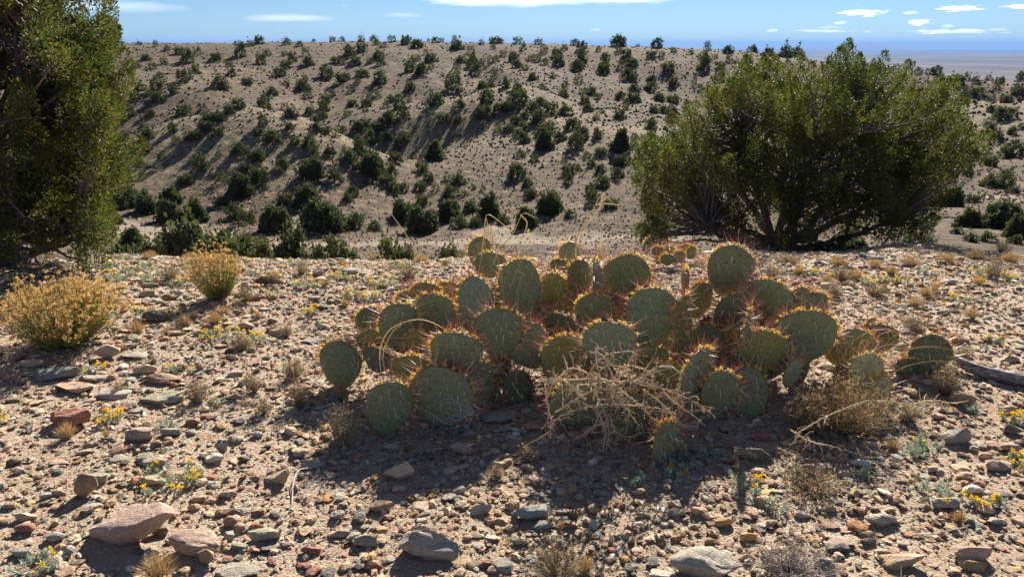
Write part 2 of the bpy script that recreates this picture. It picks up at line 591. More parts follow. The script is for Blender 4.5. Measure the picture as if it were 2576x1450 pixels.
# --- the wide valley far away
m, t, out = new_mat('plain')
geo = N(t, 'ShaderNodeNewGeometry')
mp = N(t, 'ShaderNodeMapping'); mp.inputs['Scale'].default_value = (.0012, .00035, 1)
t.links.new(geo.outputs['Position'], mp.inputs[0])
n1 = noise(t, 1.0, 8, mp.outputs[0], .62); n2 = noise(t, 6.0, 6, mp.outputs[0], .6)
c = ramp(t, n1, [(.38, (.018, .028, .026)), (.47, (.035, .036, .032)), (.55, (.085, .06, .048)), (.66, (.16, .12, .095))])
c = mixc(t, M(t, 'MULTIPLY', step(t, n2, .60, .70), .6), c, (.10, .14, .07))
principled(t, out, c, 1.0, None, .1)
MAT['plain'] = m

# --- stones: colour from the object, relief and speckle from noise
def stone(name, attr):
    m, t, out = new_mat(name)
    tcn = N(t, 'ShaderNodeTexCoord')
    geo = N(t, 'ShaderNodeNewGeometry')
    oi = N(t, 'ShaderNodeObjectInfo')
    P = geo.outputs['Position']
    if attr:
        src = N(t, 'ShaderNodeAttribute', attribute_name='tone').outputs[0]
    else:
        src = oi.outputs['Color']
    n1 = noise(t, 9, 5, P, .6); n2 = noise(t, 70, 5, P, .7); n3 = noise(t, 240, 3, P, .6)
    mp = N(t, 'ShaderNodeMapping'); mp.inputs['Scale'].default_value = (5, 5, 42)
    mp.inputs['Rotation'].default_value = (.12, .2, 0)
    t.links.new(P, mp.inputs[0])
    n4 = noise(t, 1.0, 5, mp.outputs[0], .6, 1.2)
    f = M(t, 'ADD', M(t, 'MULTIPLY', n1, 1.0), .5)
    c = mixc(t, 1.0, src, f, 'MULTIPLY')
    c = mixc(t, M(t, 'MULTIPLY', step(t, n2, .52, .66), .55), c, (.58, .47, .36))
    c = mixc(t, M(t, 'MULTIPLY', step(t, n2, .44, .30), .55), c, mixc(t, 1.0, c, (.35, .33, .33), 'MULTIPLY'))
    c = mixc(t, M(t, 'MULTIPLY', step(t, n4, .56, .66), .4), c, mixc(t, 1.0, c, (.55, .5, .48), 'MULTIPLY'))
    c = mixc(t, M(t, 'MULTIPLY', step(t, n1, .56, .72), .35), c, (.44, .31, .22))
    hh = M(t, 'ADD', M(t, 'MULTIPLY', n2, .8), M(t, 'ADD', M(t, 'MULTIPLY', n3, .35), M(t, 'MULTIPLY', n4, .8)))
    principled(t, out, c, .85, bump(t, hh, 1.0, .014), .3)
    return m
MAT['rock'] = stone('rock_stone', False)
MAT['gravel'] = stone('gravel_stone', True)

# --- wood
m, t, out = new_mat('bark')
geo = N(t, 'ShaderNodeNewGeometry')
mp = N(t, 'ShaderNodeMapping'); mp.inputs['Scale'].default_value = (60, 60, 9)
t.links.new(geo.outputs['Position'], mp.inputs[0])
n1 = noise(t, 1, 5, mp.outputs[0], .65)
c = ramp(t, n1, [(.32, (.055, .042, .036)), (.5, (.13, .10, .085)), (.68, (.27, .23, .20))])
principled(t, out, c, .9, bump(t, n1, .9, .012))
MAT['bark'] = m
m, t, out = new_mat('weathered_wood')
geo = N(t, 'ShaderNodeNewGeometry')
mp = N(t, 'ShaderNodeMapping'); mp.inputs['Scale'].default_value = (10, 60, 90)
mp.inputs['Rotation'].default_value = (0, 0, .35)
t.links.new(geo.outputs['Position'], mp.inputs[0])
n1 = noise(t, 1, 5, mp.outputs[0], .65, .4)
c = ramp(t, n1, [(.32, (.06, .05, .045)), (.48, (.22, .19, .17)), (.66, (.45, .41, .37))])
principled(t, out, c, .85, bump(t, n1, 1.0, .01))
MAT['wood'] = m

MAT['juniper'] = leafy('juniper_foliage', .30, .5, glow=(1.3, 1.4, .5))
MAT['far_juniper'] = leafy('far_juniper_foliage', .2, .7, glow=(1.2, 1.2, .6))
MAT['dry'] = leafy('dry_stems', .3, .6, glow=(1.1, 1.05, .85), spec=.2)
MAT['gold'] = leafy('golden_seed_heads', .4, .7, glow=(1.1, 1.05, .8))
MAT['twig'] = leafy('twig_bark', .0, .7, spec=.3)
MAT['silver_leaf'] = leafy('silver_leaves', .2, .7, glow=(1, 1.05, .8))
MAT['petal'] = leafy('yellow_petals', .4, .6, glow=(1.2, 1.0, .3))
MAT['spine'] = leafy('cactus_spines', .12, .35, glow=(1.1, 1.0, .95), spec=.5)
MAT['glochid'] = leafy('glochid_tufts', .35, .6, glow=(1.1, 1.1, .7))

# --- cactus pad skin
m, t, out = new_mat('cactus_skin')
geo = N(t, 'ShaderNodeNewGeometry')
P = geo.outputs['Position']
oi = N(t, 'ShaderNodeObjectInfo')
n1 = noise(t, 11, 4, P); n2 = noise(t, 90, 4, P, .7)
c = mixc(t, 1.0, oi.outputs['Color'], M(t, 'ADD', M(t, 'MULTIPLY', n1, .55), .72), 'MULTIPLY')
c = mixc(t, M(t, 'MULTIPLY', step(t, n1, .52, .75), .35), c, (.16, .165, .075))
c = mixc(t, M(t, 'MULTIPLY', step(t, n2, .60, .72), .4), c, (.30, .29, .2))
c = mixc(t, M(t, 'MULTIPLY', step(t, noise(t, 34, 3, P), .66, .72), .7), c, (.24, .17, .10))
edge = N(t, 'ShaderNodeAttribute', attribute_name='tone')
c = mixc(t, edge.outputs['Fac'], c, (.25, .17, .10))
p = principled(t, out, c, .5, bump(t, M(t, 'ADD', n1, M(t, 'MULTIPLY', n2, .25)), .5, .006), .35)
tr = N(t, 'ShaderNodeBsdfTranslucent')
t.links.new(mixc(t, 1.0, c, (1.3, 1.3, .35), 'MULTIPLY'), tr.inputs[0])
mx = N(t, 'ShaderNodeMixShader'); mx.inputs[0].default_value = .16
t.links.new(p.outputs[0], mx.inputs[1]); t.links.new(tr.outputs[0], mx.inputs[2])
t.links.new(mx.outputs[0], out.inputs[0])
MAT['pad'] = m

m, t, out = new_mat('distant_rock')
principled(t, out, (.16, .15, .15), 1.0, None, .1)
MAT['mountain'] = m

# ------------------------------------------------------------------ the ground
az_front = np.radians(np.arange(-58, 58.01, .42))
az_back = np.radians(np.arange(62, 298.01, 6.0))
az_all = np.concatenate([az_front, az_back])
NA = len(az_all)
r_list = [0.25]
while r_list[-1] < 230: r_list.append(r_list[-1] * 1.0135)
while r_list[-1] < 55000: r_list.append(r_list[-1] * 1.06)
r_arr = np.array(r_list)
def sheet(name, lo, hi, mat):
    sel = np.nonzero((r_arr >= lo) & (r_arr <= hi))[0]
    if sel[-1] + 1 < len(r_arr):
        sel = np.append(sel, sel[-1] + 1)
    rs = r_arr[sel]
    X = rs[:, None] * np.sin(az_all)[None, :]
    Y = rs[:, None] * np.cos(az_all)[None, :]
    Z = terrain(X, Y)
    v = np.stack([X, Y, Z], -1).reshape(-1, 3)
    nr = len(rs)
    i = np.arange(nr - 1)[:, None] * NA
    j = np.arange(NA)[None, :]
    q = np.stack([i + (j + 1) % NA, i + j, i + NA + j, i + NA + (j + 1) % NA], -1).reshape(-1, 4)
    q = q[:, ::-1]
    fs = [q]
    if lo < .3:
        v = np.vstack([v, [[0, 0, float(terrain(0., 0.))]]])
        j = np.arange(NA)
        fs.append(np.stack([(j + 1) % NA, j, np.full(NA, len(v) - 1)], -1))
    return build(name, v, fs, [MAT[mat]], smooth=True, kind='structure')
sheet('stony_ground', .25, 9.0, 'soil')
g = sheet('hills', 9.0, 700, 'hill')
sheet('valley_plain', 700, 55000, 'plain')

# distant mountain above the plain
bm_v, n_ = [], 60
mu = np.linspace(1960, 2320, n_)
mh = np.array([120 - max(0, 12.5 * math.exp(-((u - 2195) / 62) ** 2) + 5.5 * math.exp(-((u - 2090) / 60) ** 2)
               + 1.5 * math.sin(u * .09) * math.exp(-((u - 2150) / 110) ** 2)) for u in mu])
vs = []
for k, (u, v) in enumerate(zip(mu, mh)):
    d = ray(u, v); h = math.hypot(d[0], d[1])
    for rr_, zz in ((44000, -190), (46500, None), (50000, -190)):
        z_ = CAMZ + d[2] / h * rr_ if zz is None else zz
        vs.append((d[0] / h * rr_, d[1] / h * rr_, z_))
q = []
for k in range(n_ - 1):
    for a in range(2):
        q.append((k * 3 + a, k * 3 + a + 1, k * 3 + 3 + a + 1, k * 3 + 3 + a))
build('mountain', np.array(vs), np.array(q), [MAT['mountain']], smooth=True, kind='structure')

# ------------------------------------------------------------------ names for repeated things
ORD = ['', 'first', 'second', 'third', 'fourth', 'fifth', 'sixth', 'seventh', 'eighth', 'ninth', 'tenth',
       'eleventh', 'twelfth', 'thirteenth', 'fourteenth', 'fifteenth', 'sixteenth', 'seventeenth', 'eighteenth', 'nineteenth', 'twentieth']
def number_labels(items):
    """items: dicts with o, desc, place, u. Adds a rank from the left where desc+place repeats."""
    by = {}
    for it in items:
        by.setdefault((it['desc'], it['place']), []).append(it)
    for (desc, place), li in by.items():
        li.sort(key=lambda q: q['u'])
        n = len(li)
        for k, it in enumerate(li):
            s = desc + ' ' + place
            if n == 2:
                s += ', ' + ('left' if k == 0 else 'right') + ' one of two'
            elif n > 2:
                s += ', ' + ('leftmost' if k == 0 else 'rightmost' if k == n - 1 else ORD[min(k + 1, 20)] + ' from left')
            ws = s.split()
            if len(ws) > 16: ws = [x for x in ws if x != 'the']
            if len(ws) > 16: ws = ws[1:]
            if len(ws) > 16: ws = [x for x in ws if x not in ('of', 'two')]
            it['o']['label'] = ' '.join(ws)
# ------------------------------------------------------------------ juniper foliage
def plume_template(n, seed):
    """an upright tuft of scale-leaf sprays, unit height; returns base, dir, length, width, tone factor"""
    r_ = np.random.default_rng(seed)
    h = r_.random(n) ** .8
    prof = np.sin(np.clip(h * 1.05 + .12, 0, 1.15) * math.pi * .86) ** .7
    th = r_.random(n) * 2 * math.pi
    rad = .42 * prof * np.sqrt(r_.random(n)) ** .7
    lump = 1 + .3 * np.sin(th * 3 + h * 9)
    base = np.stack([np.cos(th) * rad * lump, np.sin(th) * rad * lump, h - .12], -1)
    d = unit(np.stack([np.cos(th) * .65, np.sin(th) * .65, .45 + h * .5], -1) + r_.normal(size=(n, 3)) * .38)
    ln = r_.uniform(.10, .22, n)
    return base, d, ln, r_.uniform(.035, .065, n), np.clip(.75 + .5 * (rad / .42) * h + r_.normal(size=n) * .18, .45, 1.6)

PLUMES = [plume_template(620, 100 + k) for k in range(7)]

def inside(poly, u, v):
    poly = np.asarray(poly, float)
    res = np.zeros(np.shape(u), bool)
    j = len(poly) - 1
    for i in range(len(poly)):
        xi, yi, xj, yj = *poly[i], *poly[j]
        c = ((yi > v) != (yj > v)) & (u < (xj - xi) * (v - yi) / (yj - yi + 1e-12) + xi)
        res ^= c
        j = i
    return res

LEAF_A, LEAF_B = np.array((.054, .076, .034)), np.array((.140, .142, .050))

def big_juniper(label, cat, trunk_uv, dist, centre, radii, poly, n_clump, n_limb, size, seed, lean=(0, 0), leaf_n=560, boxy=False, dark=0, low_thin=None, trunk_r=.13, deep=.15):
    r_ = np.random.default_rng(seed)
    d = ray(*trunk_uv)
    bx, by = at(trunk_uv[0], trunk_uv[1], dist)[:2]
    base = np.array([bx, by, float(terrain(bx, by)) - .05])
    root = thing('juniper_tree', label, cat, base)
    # clump centres inside the crown volume
    pts = []
    centre, radii = np.asarray(centre, float), np.asarray(radii, float)
    tries = 0
    while len(pts) < n_clump and tries < 60000:
        tries += 1
        w = unit(r_.normal(size=3))
        if w[2] < -.75: continue
        f = r_.uniform(deep, 1) ** .42
        if boxy: w = w / np.maximum(np.abs(w).max(), .72)
        p = centre + w * radii * f * (1 + .10 * math.sin(w[0] * 7 + seed) * math.sin(w[2] * 5 + w[1] * 6))
        if p[2] < float(terrain(p[0], p[1])) + (.06 if boxy else .12): continue
        u, v, _ = project(p + np.array([0, 0, size * .35]))
        if not inside(poly, u, v): continue
        if low_thin and low_thin(u, v, r_): continue
        if pts and r_.random() < .9:
            dd = np.linalg.norm(np.array(pts) - p, axis=1).min()
            if dd < size * .30: continue
        pts.append(p)
    pts = np.array(pts)
    # limb targets by farthest point choice
    tg = [int(np.argmax(pts[:, 2]))]
    inner = centre + (pts - centre) * .72
    dist_ = np.linalg.norm(inner - inner[tg[0]], axis=1)
    while len(tg) < n_limb:
        k = int(np.argmax(dist_ * (1 + .0 * pts[:, 2]))); tg.append(k)
        dist_ = np.minimum(dist_, np.linalg.norm(inner - inner[k], axis=1))
    tb = Bag()
    fork = base + np.array([lean[0], lean[1], .32])
    path = smooth_path([base - [0, 0, .15], base + np.array([lean[0] * .3, lean[1] * .3, .12]), fork], 8)
    tube(tb, path, np.linspace(trunk_r * 1.5, trunk_r, len(path)), 10)
    for k in range(5):      # root flare and fluting
        a = k * 1.26 + r_.random()
        q = base + np.array([math.cos(a), math.sin(a), 0]) * trunk_r * 1.9 - [0, 0, .12]
        tube(tb, smooth_path([q, base + np.array([math.cos(a), math.sin(a), 0]) * trunk_r * .9 + [0, 0, .1], fork + np.array([math.cos(a), math.sin(a), 0]) * trunk_r * .35], 7), np.linspace(trunk_r * .5, trunk_r * .38, 6), 6)
    tb.obj('trunk', [MAT['bark']], root, base, smooth=True)
    limbs = []
    for k in tg:
        e = inner[k]
        mid = fork * .45 + e * .55 + np.array([0, 0, -.12 - .1 * r_.random()]) * radii[2]
        mid[:2] += (e - fork)[:2] * .10
        p = bez(fork - [0, 0, .1], mid, e, 14)
        wob = np.cumsum(r_.normal(size=p.shape) * .018, 0); wob -= wob[0]
        limbs.append(p + wob)
    LP = np.array(limbs)                                  # n_limb,14,3
    # assign clumps
    D = np.linalg.norm(LP[None] - pts[:, None, None, :], axis=-1)       # clump, limb, node
    own = D.min(-1).argmin(-1)
    for li in range(n_limb):
        mine = np.nonzero(own == li)[0]
        lb = Bag()
        p = limbs[li]
        tube(lb, p, np.linspace(trunk_r * .48, .012, 14), 7)
        fb = Bag()
        for ci in mine:
            c = pts[ci]
            dn = D[ci, li]
            node = max(0, int(dn.argmin()) - r_.integers(1, 4))
            a = p[node]
            m_ = (a + c) / 2 + r_.normal(size=3) * .05 + np.array([0, 0, -.05])
            bp = bez(a, m_, c, 7) + np.vstack([np.zeros(3), r_.normal(size=(6, 3)) * .010])
            r0 = min(.026, .010 + .014 * np.linalg.norm(a - c))
            tube(lb, bp, np.linspace(r0, .004, 7), 5)
            for _ in range(1):
                s0 = bp[r_.integers(2, 6)]
                e0 = s0 + unit(r_.normal(size=3) + [0, 0, .5]) * r_.uniform(.08, .2)
                tube(lb, bez(s0, (s0 + e0) / 2 + r_.normal(size=3) * .02, e0, 4), np.linspace(.004, .0015, 4), 3)
            # the foliage tuft itself, leaning outward
            tb_, td, tl, tw, tt = PLUMES[r_.integers(len(PLUMES))]
            u_, v_, _ = project(c)
            out_of = u_ < -140 or v_ < -90
            nsel = r_.choice(len(tb_), 60 if out_of else leaf_n, replace=False)
            s = size * r_.uniform(.75, 1.3)
            out_ = unit(c - centre) * .45 + np.array([0, 0, .85]) + r_.normal(size=3) * .15
            zx = unit(out_); xx = unit(np.cross(zx, r_.normal(size=3))); yx = np.cross(zx, xx)
            R = np.stack([xx, yx, zx], 0)
            sc = np.array([r_.uniform(.65, 1.1), r_.uniform(.65, 1.1), r_.uniform(1.0, 1.75)])
            bs = (tb_[nsel] * sc) @ R * s + c - zx * s * .45
            ds = unit(td[nsel] @ R)
            g = np.clip(r_.normal(.42, .22) , 0, 1)
            colr = LEAF_A * (1 - g) + LEAF_B * g
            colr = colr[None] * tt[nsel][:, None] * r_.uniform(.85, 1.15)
            dead = r_.random(len(nsel)) < .045
            colr[dead] = np.array((.17, .10, .045)) * r_.uniform(.7, 1.2)
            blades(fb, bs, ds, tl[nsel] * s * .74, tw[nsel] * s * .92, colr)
        lo = lb.obj('limb', [MAT['bark']], root, base, smooth=True)
        if fb.n:
            fb.obj('foliage', [MAT['juniper']], lo, base)
    # bare grey dead twigs low in the crown
    db = Bag()
    for _ in range(26):
        li = r_.integers(n_limb); a = limbs[li][r_.integers(2, 9)]
        e = a + unit(r_.normal(size=3) + [0, -.5, .1]) * r_.uniform(.15, .4)
        pth = bez(a, (a + e) / 2 + r_.normal(size=3) * .05, e, 6)
        tube(db, pth, np.linspace(.006, .0015, 6), 4, col=(.3, .27, .25))
        for _ in range(3):
            s0 = pth[r_.integers(2, 5)]
            tube(db, np.array([s0, s0 + unit(r_.normal(size=3)) * .09]), [.0025, .001], 3, col=(.3, .27, .25))
    db.obj('dead_twigs', [MAT['twig']], root, base, kind='stuff')
    return root

RPOLY = [(1600, 600), (1572, 520), (1590, 450), (1610, 395), (1612, 350), (1650, 335), (1655, 360), (1690, 300), (1720, 288), (1735, 235),
         (1790, 215), (1822, 178), (1860, 168), (1880, 160), (1905, 172), (1925, 145), (1965, 140), (1985, 152), (2020, 132),
         (2060, 150), (2095, 150), (2105, 130), (2135, 122), (2160, 135), (2170, 160), (2200, 145), (2225, 178), (2260, 150), (2300, 155),
         (2300, 190), (2350, 185), (2380, 200), (2400, 245), (2415, 290), (2440, 335), (2455, 345), (2470, 325), (2490, 360), (2485, 410), (2455, 425), (2420, 400), (2400, 450),
         (2375, 500), (2330, 560), (2250, 590), (2190, 560), (2150, 590), (2050, 640), (1960, 600), (1900, 600), (1830, 600), (1760, 610), (1700, 600)]
rc = at(2035, 405, 9.0)
def thin_r(u, v, r_):
    # open middle low part where the limbs show
    return (v > 500 and 1880 < u < 2120 and r_.random() < .15)
right_tree = big_juniper('wide rounded green juniper tree behind the right half of the cactus', 'tree', (1965, 645), 8.7,
            rc, (2.42, 1.6, 1.42), RPOLY, 820, 14, .245, 5, lean=(.02, .05), low_thin=thin_r, trunk_r=.14, deep=.12, boxy=True, leaf_n=400)
LPOLY = [(200, -400), (212, -60), (170, -10), (205, 22), (230, 14), (262, 12), (290, 60), (282, 98), (310, 100), (325, 185), (312, 225), (295, 255), (268, 300),
         (262, 330), (300, 318), (330, 345), (332, 392), (300, 402), (305, 440), (280, 450), (250, 430), (262, 480), (272, 520), (285, 560), (288, 630), (262, 650), (215, 655),
         (150, 650), (80, 655), (0, 650), (-300, 650), (-900, 500), (-900, -500)]
lc = at(-40, 258, 5.28)
def thin_l(u, v, r_):
    return (v > 560 and u < 190 and r_.random() < .2)
left_tree = big_juniper('tall dense juniper tree cut off by the left and top edges', 'tree', (40, 650), 5.35,
            lc + [0, 0, .05], (1.15, 1.0, 1.75), LPOLY, 1000, 11, .225, 8, low_thin=thin_l, trunk_r=.10, leaf_n=430, deep=.08, boxy=True)

# ------------------------------------------------------------------ junipers on the hillsides
def shrub_mesh(seed, n_clump, per):
    r_ = np.random.default_rng(seed)
    b = Bag()
    wx, wy, hz = r_.uniform(.46, .54), r_.uniform(.42, .52), r_.uniform(.62, .85)
    gap = r_.uniform(0, 6.28)
    for _ in range(4):
        a = r_.random() * 6.28
        e = np.array([math.cos(a) * .25, math.sin(a) * .25, hz * .6])
        tube(b, bez((0, 0, -.12), (e[0] * .3, e[1] * .3, .2), e, 4), np.linspace(.035, .012, 4), 4, col=(.09, .075, .065), mat=1)
    k = 0
    while k < n_clump:
        w = unit(r_.normal(size=3)); w[2] = abs(w[2]) * 1.1 - .12
        f = r_.uniform(.25, 1) ** .45
        lump = 1 + .16 * math.sin(3 * math.atan2(w[1], w[0]) + gap) + .1 * math.sin(7 * w[2] + gap)
        c = np.array([w[0] * wx * .9, w[1] * wy * .9, max(.03, w[2] * hz)]) * f * lump
        g = np.clip(r_.normal(.35, .25), 0, 1)
        colr = (np.array((.068, .086, .052)) * (1 - g) + np.array((.115, .130, .074)) * g)
        n = per
        bs = c + r_.normal(size=(n, 3)) * np.array([.052, .052, .065])
        bs[:, 2] = np.maximum(bs[:, 2], .0)
        ds = unit(unit(bs * [1, 1, .6]) * .6 + [0, 0, .35] + r_.normal(size=(n, 3)) * .6)
        blades(b, bs, ds, r_.uniform(.05, .085, n), r_.uniform(.06, .09, n), colr * r_.uniform(.7, 1.35, (n, 1)))
        k += 1
    v = np.vstack(b.v)
    fs, ms = [np.vstack(b.t), np.vstack(b.q)], [np.concatenate(b.tm), np.concatenate(b.qm)]
    return build('juniper_shrub', v, fs, [MAT['far_juniper'], MAT['bark']], midx=ms, col=np.vstack(b.c), link=False)
SHRUBS = [shrub_mesh(300 + k, 48, 26) for k in range(9)]
SHRUBS_BIG = [shrub_mesh(340 + k, 90, 60) for k in range(5)]

Z2 = """20,275,60 195,280,55 275,290,45 363,262,25 485,262,45 540,255,40 665,262,50 740,255,50 855,262,50 945,275,60 1015,295,75 1125,268,50 1165,265,35 1250,265,40 1265,305,75 1420,280,40 1508,272,70 1495,305,35 1645,275,55 1680,310,45 1775,278,50 1810,330,50 1940,310,45 2008,285,55 2050,315,60 2155,320,40 2275,290,90 2280,330,50 2520,300,70 2400,295,25 1085,262,20 805,295,40 760,280,40 665,320,65
75,345,50 180,345,35 232,390,60 315,350,50 330,405,70 195,425,60 150,475,70 30,400,60 500,400,60 590,350,75 625,400,70 555,400,30 770,360,65 785,405,60 715,400,50 1070,340,30 1100,385,75 1015,375,45 985,390,50 965,450,60 1045,460,90 1105,430,35 1285,390,60 1355,330,45 1360,385,60 1360,430,80 1375,470,70 1425,400,45 1260,425,40 1265,460,35 1510,380,45 1555,350,45 1615,355,45 1620,385,60 1725,375,45 1770,380,50 1890,355,60 1905,405,75 1820,400,50 2050,385,70 2015,435,75 2195,400,60 2185,450,75 2330,360,60 2365,410,75 2290,420,45 2485,360,60 2550,360,40 1645,420,60 1690,435,50 1475,400,50
445,490,85 670,480,80 785,520,95 305,505,50 295,560,80 190,530,40 105,590,60 500,545,40 550,510,80 640,520,45 605,570,45 475,600,50 325,615,55 1170,480,30 965,565,75 1235,560,100 1475,550,60 1425,555,60 1575,550,60 1740,500,60 1500,480,50 1645,580,70 2340,500,90 2490,510,60 2030,520,55 1870,490,50 1330,525,20 1800,560,50 2055,590,50 2110,590,60 2150,620,50 2480,570,80 2380,570,70
55,680,75 180,690,45 225,730,80 215,810,65 440,640,60 430,690,70 340,710,60 370,760,60 420,740,60 580,725,50 610,665,60 695,665,65 720,620,55 770,610,50 815,680,55 845,640,60 900,680,80 930,745,80 960,640,40 690,700,40 1130,655,105 1280,670,75 1455,635,90 1440,735,105 1115,750,55 1180,770,80 1275,775,80 1520,690,60 1580,690,75 1600,650,60 1660,640,90 1740,680,70 1785,660,80 1850,710,80 1930,610,70 1945,540,50 1945,720,85 2065,660,75 2085,700,60 2175,710,40 2290,620,60 2370,640,100 2530,630,70 2290,740,70 2500,705,60 2325,690,40 2140,750,45 1690,740,60 1780,770,100 1625,690,50
45,785,65 25,850,70 105,890,95 380,820,70 435,830,60 340,920,90 245,905,70 545,815,40 505,855,50 640,810,80 695,790,60 765,820,90 830,770,100 715,895,80 830,880,80 925,890,90 660,950,100 580,1010,110 720,1000,80 875,1010,90 885,940,60 470,960,65 1125,1000,120 1445,810,35 1525,825,55 1590,820,65 1630,770,70 1650,850,60 1690,820,70 1680,895,85 1790,850,70 1815,930,120 1855,790,50 1855,850,60 1910,880,70 1990,800,90 2045,860,110 2150,865,70 2290,940,120 2480,810,80 2480,870,60 2380,860,40 1665,980,55 2010,930,110 1750,1010,55 1940,1010,40 2080,985,50 2165,970,70 2295,1030,100 2430,1000,80 2375,910,50
25,1010,80 30,1130,100 175,1050,75 345,1110,115 500,1130,90 370,990,75 640,1060,80 740,1085,130 695,1150,50 850,1100,80 820,1155,90 1045,1075,75 1085,1130,70 1030,1190,70 1205,1130,50 1275,1145,85 870,1200,80 925,1190,60 1130,1195,50 1220,1230,100 1370,1185,30 1430,1190,35 1640,1110,110 1710,1170,75 1725,1235,85 1965,1090,80 1965,1150,60 2105,1040,60 2170,1080,65 2180,1170,95 2275,1110,75 2275,1150,40 2400,1140,60 2100,1210,60 2015,1060,50 65,1180,40 185,1270,90 325,1270,120 265,1300,80 610,1225,80 580,1260,60 1050,1280,80 1305,1230,50
1215,1370,130 1350,1320,95 1470,1360,120 1850,1330,140 1975,1360,70 2120,1280,90 140,1440,165 430,1440,200 510,1440,110 625,1420,110 740,1440,80 925,1370,120 960,1410,60 1060,1450,150 1280,1420,100 1380,1420,90 1800,1290,60 2230,1300,90 1700,1420,120 1560,1400,80"""
Z1 = """700,225,25 785,235,30 842,255,35 905,270,45 995,275,40 1085,300,50 735,300,45 825,320,40 945,310,60 690,340,40 770,345,40 805,390,40 930,410,70 985,370,45 1155,335,40 1165,380,45 1105,440,80 710,450,45 790,455,60 870,465,45 680,500,45 795,505,70 755,490,40 1210,280,60 1260,230,40 1240,420,50 655,575,50 625,605,40 755,580,45 925,575,70 1155,565,55 1200,540,60 1025,555,40 870,660,50 1050,620,80 1105,605,55 1040,650,60 980,700,60 940,710,45 1095,680,70 725,640,40 745,690,65 885,710,40 635,680,40 735,755,60 705,830,50 745,840,30 790,845,35 815,795,40 1010,845,85 725,890,45 660,900,45 935,915,65 1120,905,45 1205,770,75 1280,800,80 1100,780,30 1225,865,50 1280,900,60 1210,970,95 610,1030,130 665,990,60 730,970,35 865,1010,90 865,1110,110 740,1060,90 985,1100,105 1180,1090,85 1110,1025,50 1155,1020,45 1245,1115,75 590,1120,60 670,1250,120 535,545,60 680,770,50"""
Z3 = """1860,450,50 1880,490,40 1930,510,50 1980,500,45 1890,530,50 1890,560,50 2035,550,40 2095,530,30 2125,550,50 2030,600,55 2085,600,45 2150,630,50 2080,645,80 2010,680,45 2145,720,50 2060,745,70 2195,690,40 2030,710,60 2110,850,70 2155,840,90 2020,890,70 2110,950,50 2020,1000,90 2110,1010,90 1910,950,50 2150,1040,60 1935,1090,70 1810,1110,100 1910,1220,130 2080,1220,170 2160,1280,100 1640,1300,140 1850,1260,60 1915,1300,70 2010,1300,80 2160,1310,70 1600,1400,60 1950,440,45 2080,450,50 2190,440,50 2060,480,40 2170,470,30 2180,500,50 2150,490,30 1830,440,50 1900,430,40 2020,435,40
320,280,35 415,290,30 485,305,45 545,310,25 615,330,35 500,270,45 610,285,50 745,280,50 830,290,50 920,305,70 985,300,70 870,315,30 320,460,60 315,550,60 290,380,60 480,370,75 570,370,50 570,430,60 720,345,60 310,650,70 265,605,50 465,475,35 430,455,30 240,545,50 1420,360,60 1470,375,50 1640,385,40 1700,385,40 1740,390,50"""
spots = []
for txt, fu, fv, fw in ((Z2, lambda X: 644 + X * .4, .4, .4), (Z1, lambda X: X * .5, .5, .5), (Z3, lambda X: 1545.6 + X * .4663, .4663, .4663)):
    for tok in txt.split():
        X, Y, W = (float(a) for a in tok.split(','))
        spots.append((fu(X), Y * fv, W * fw))
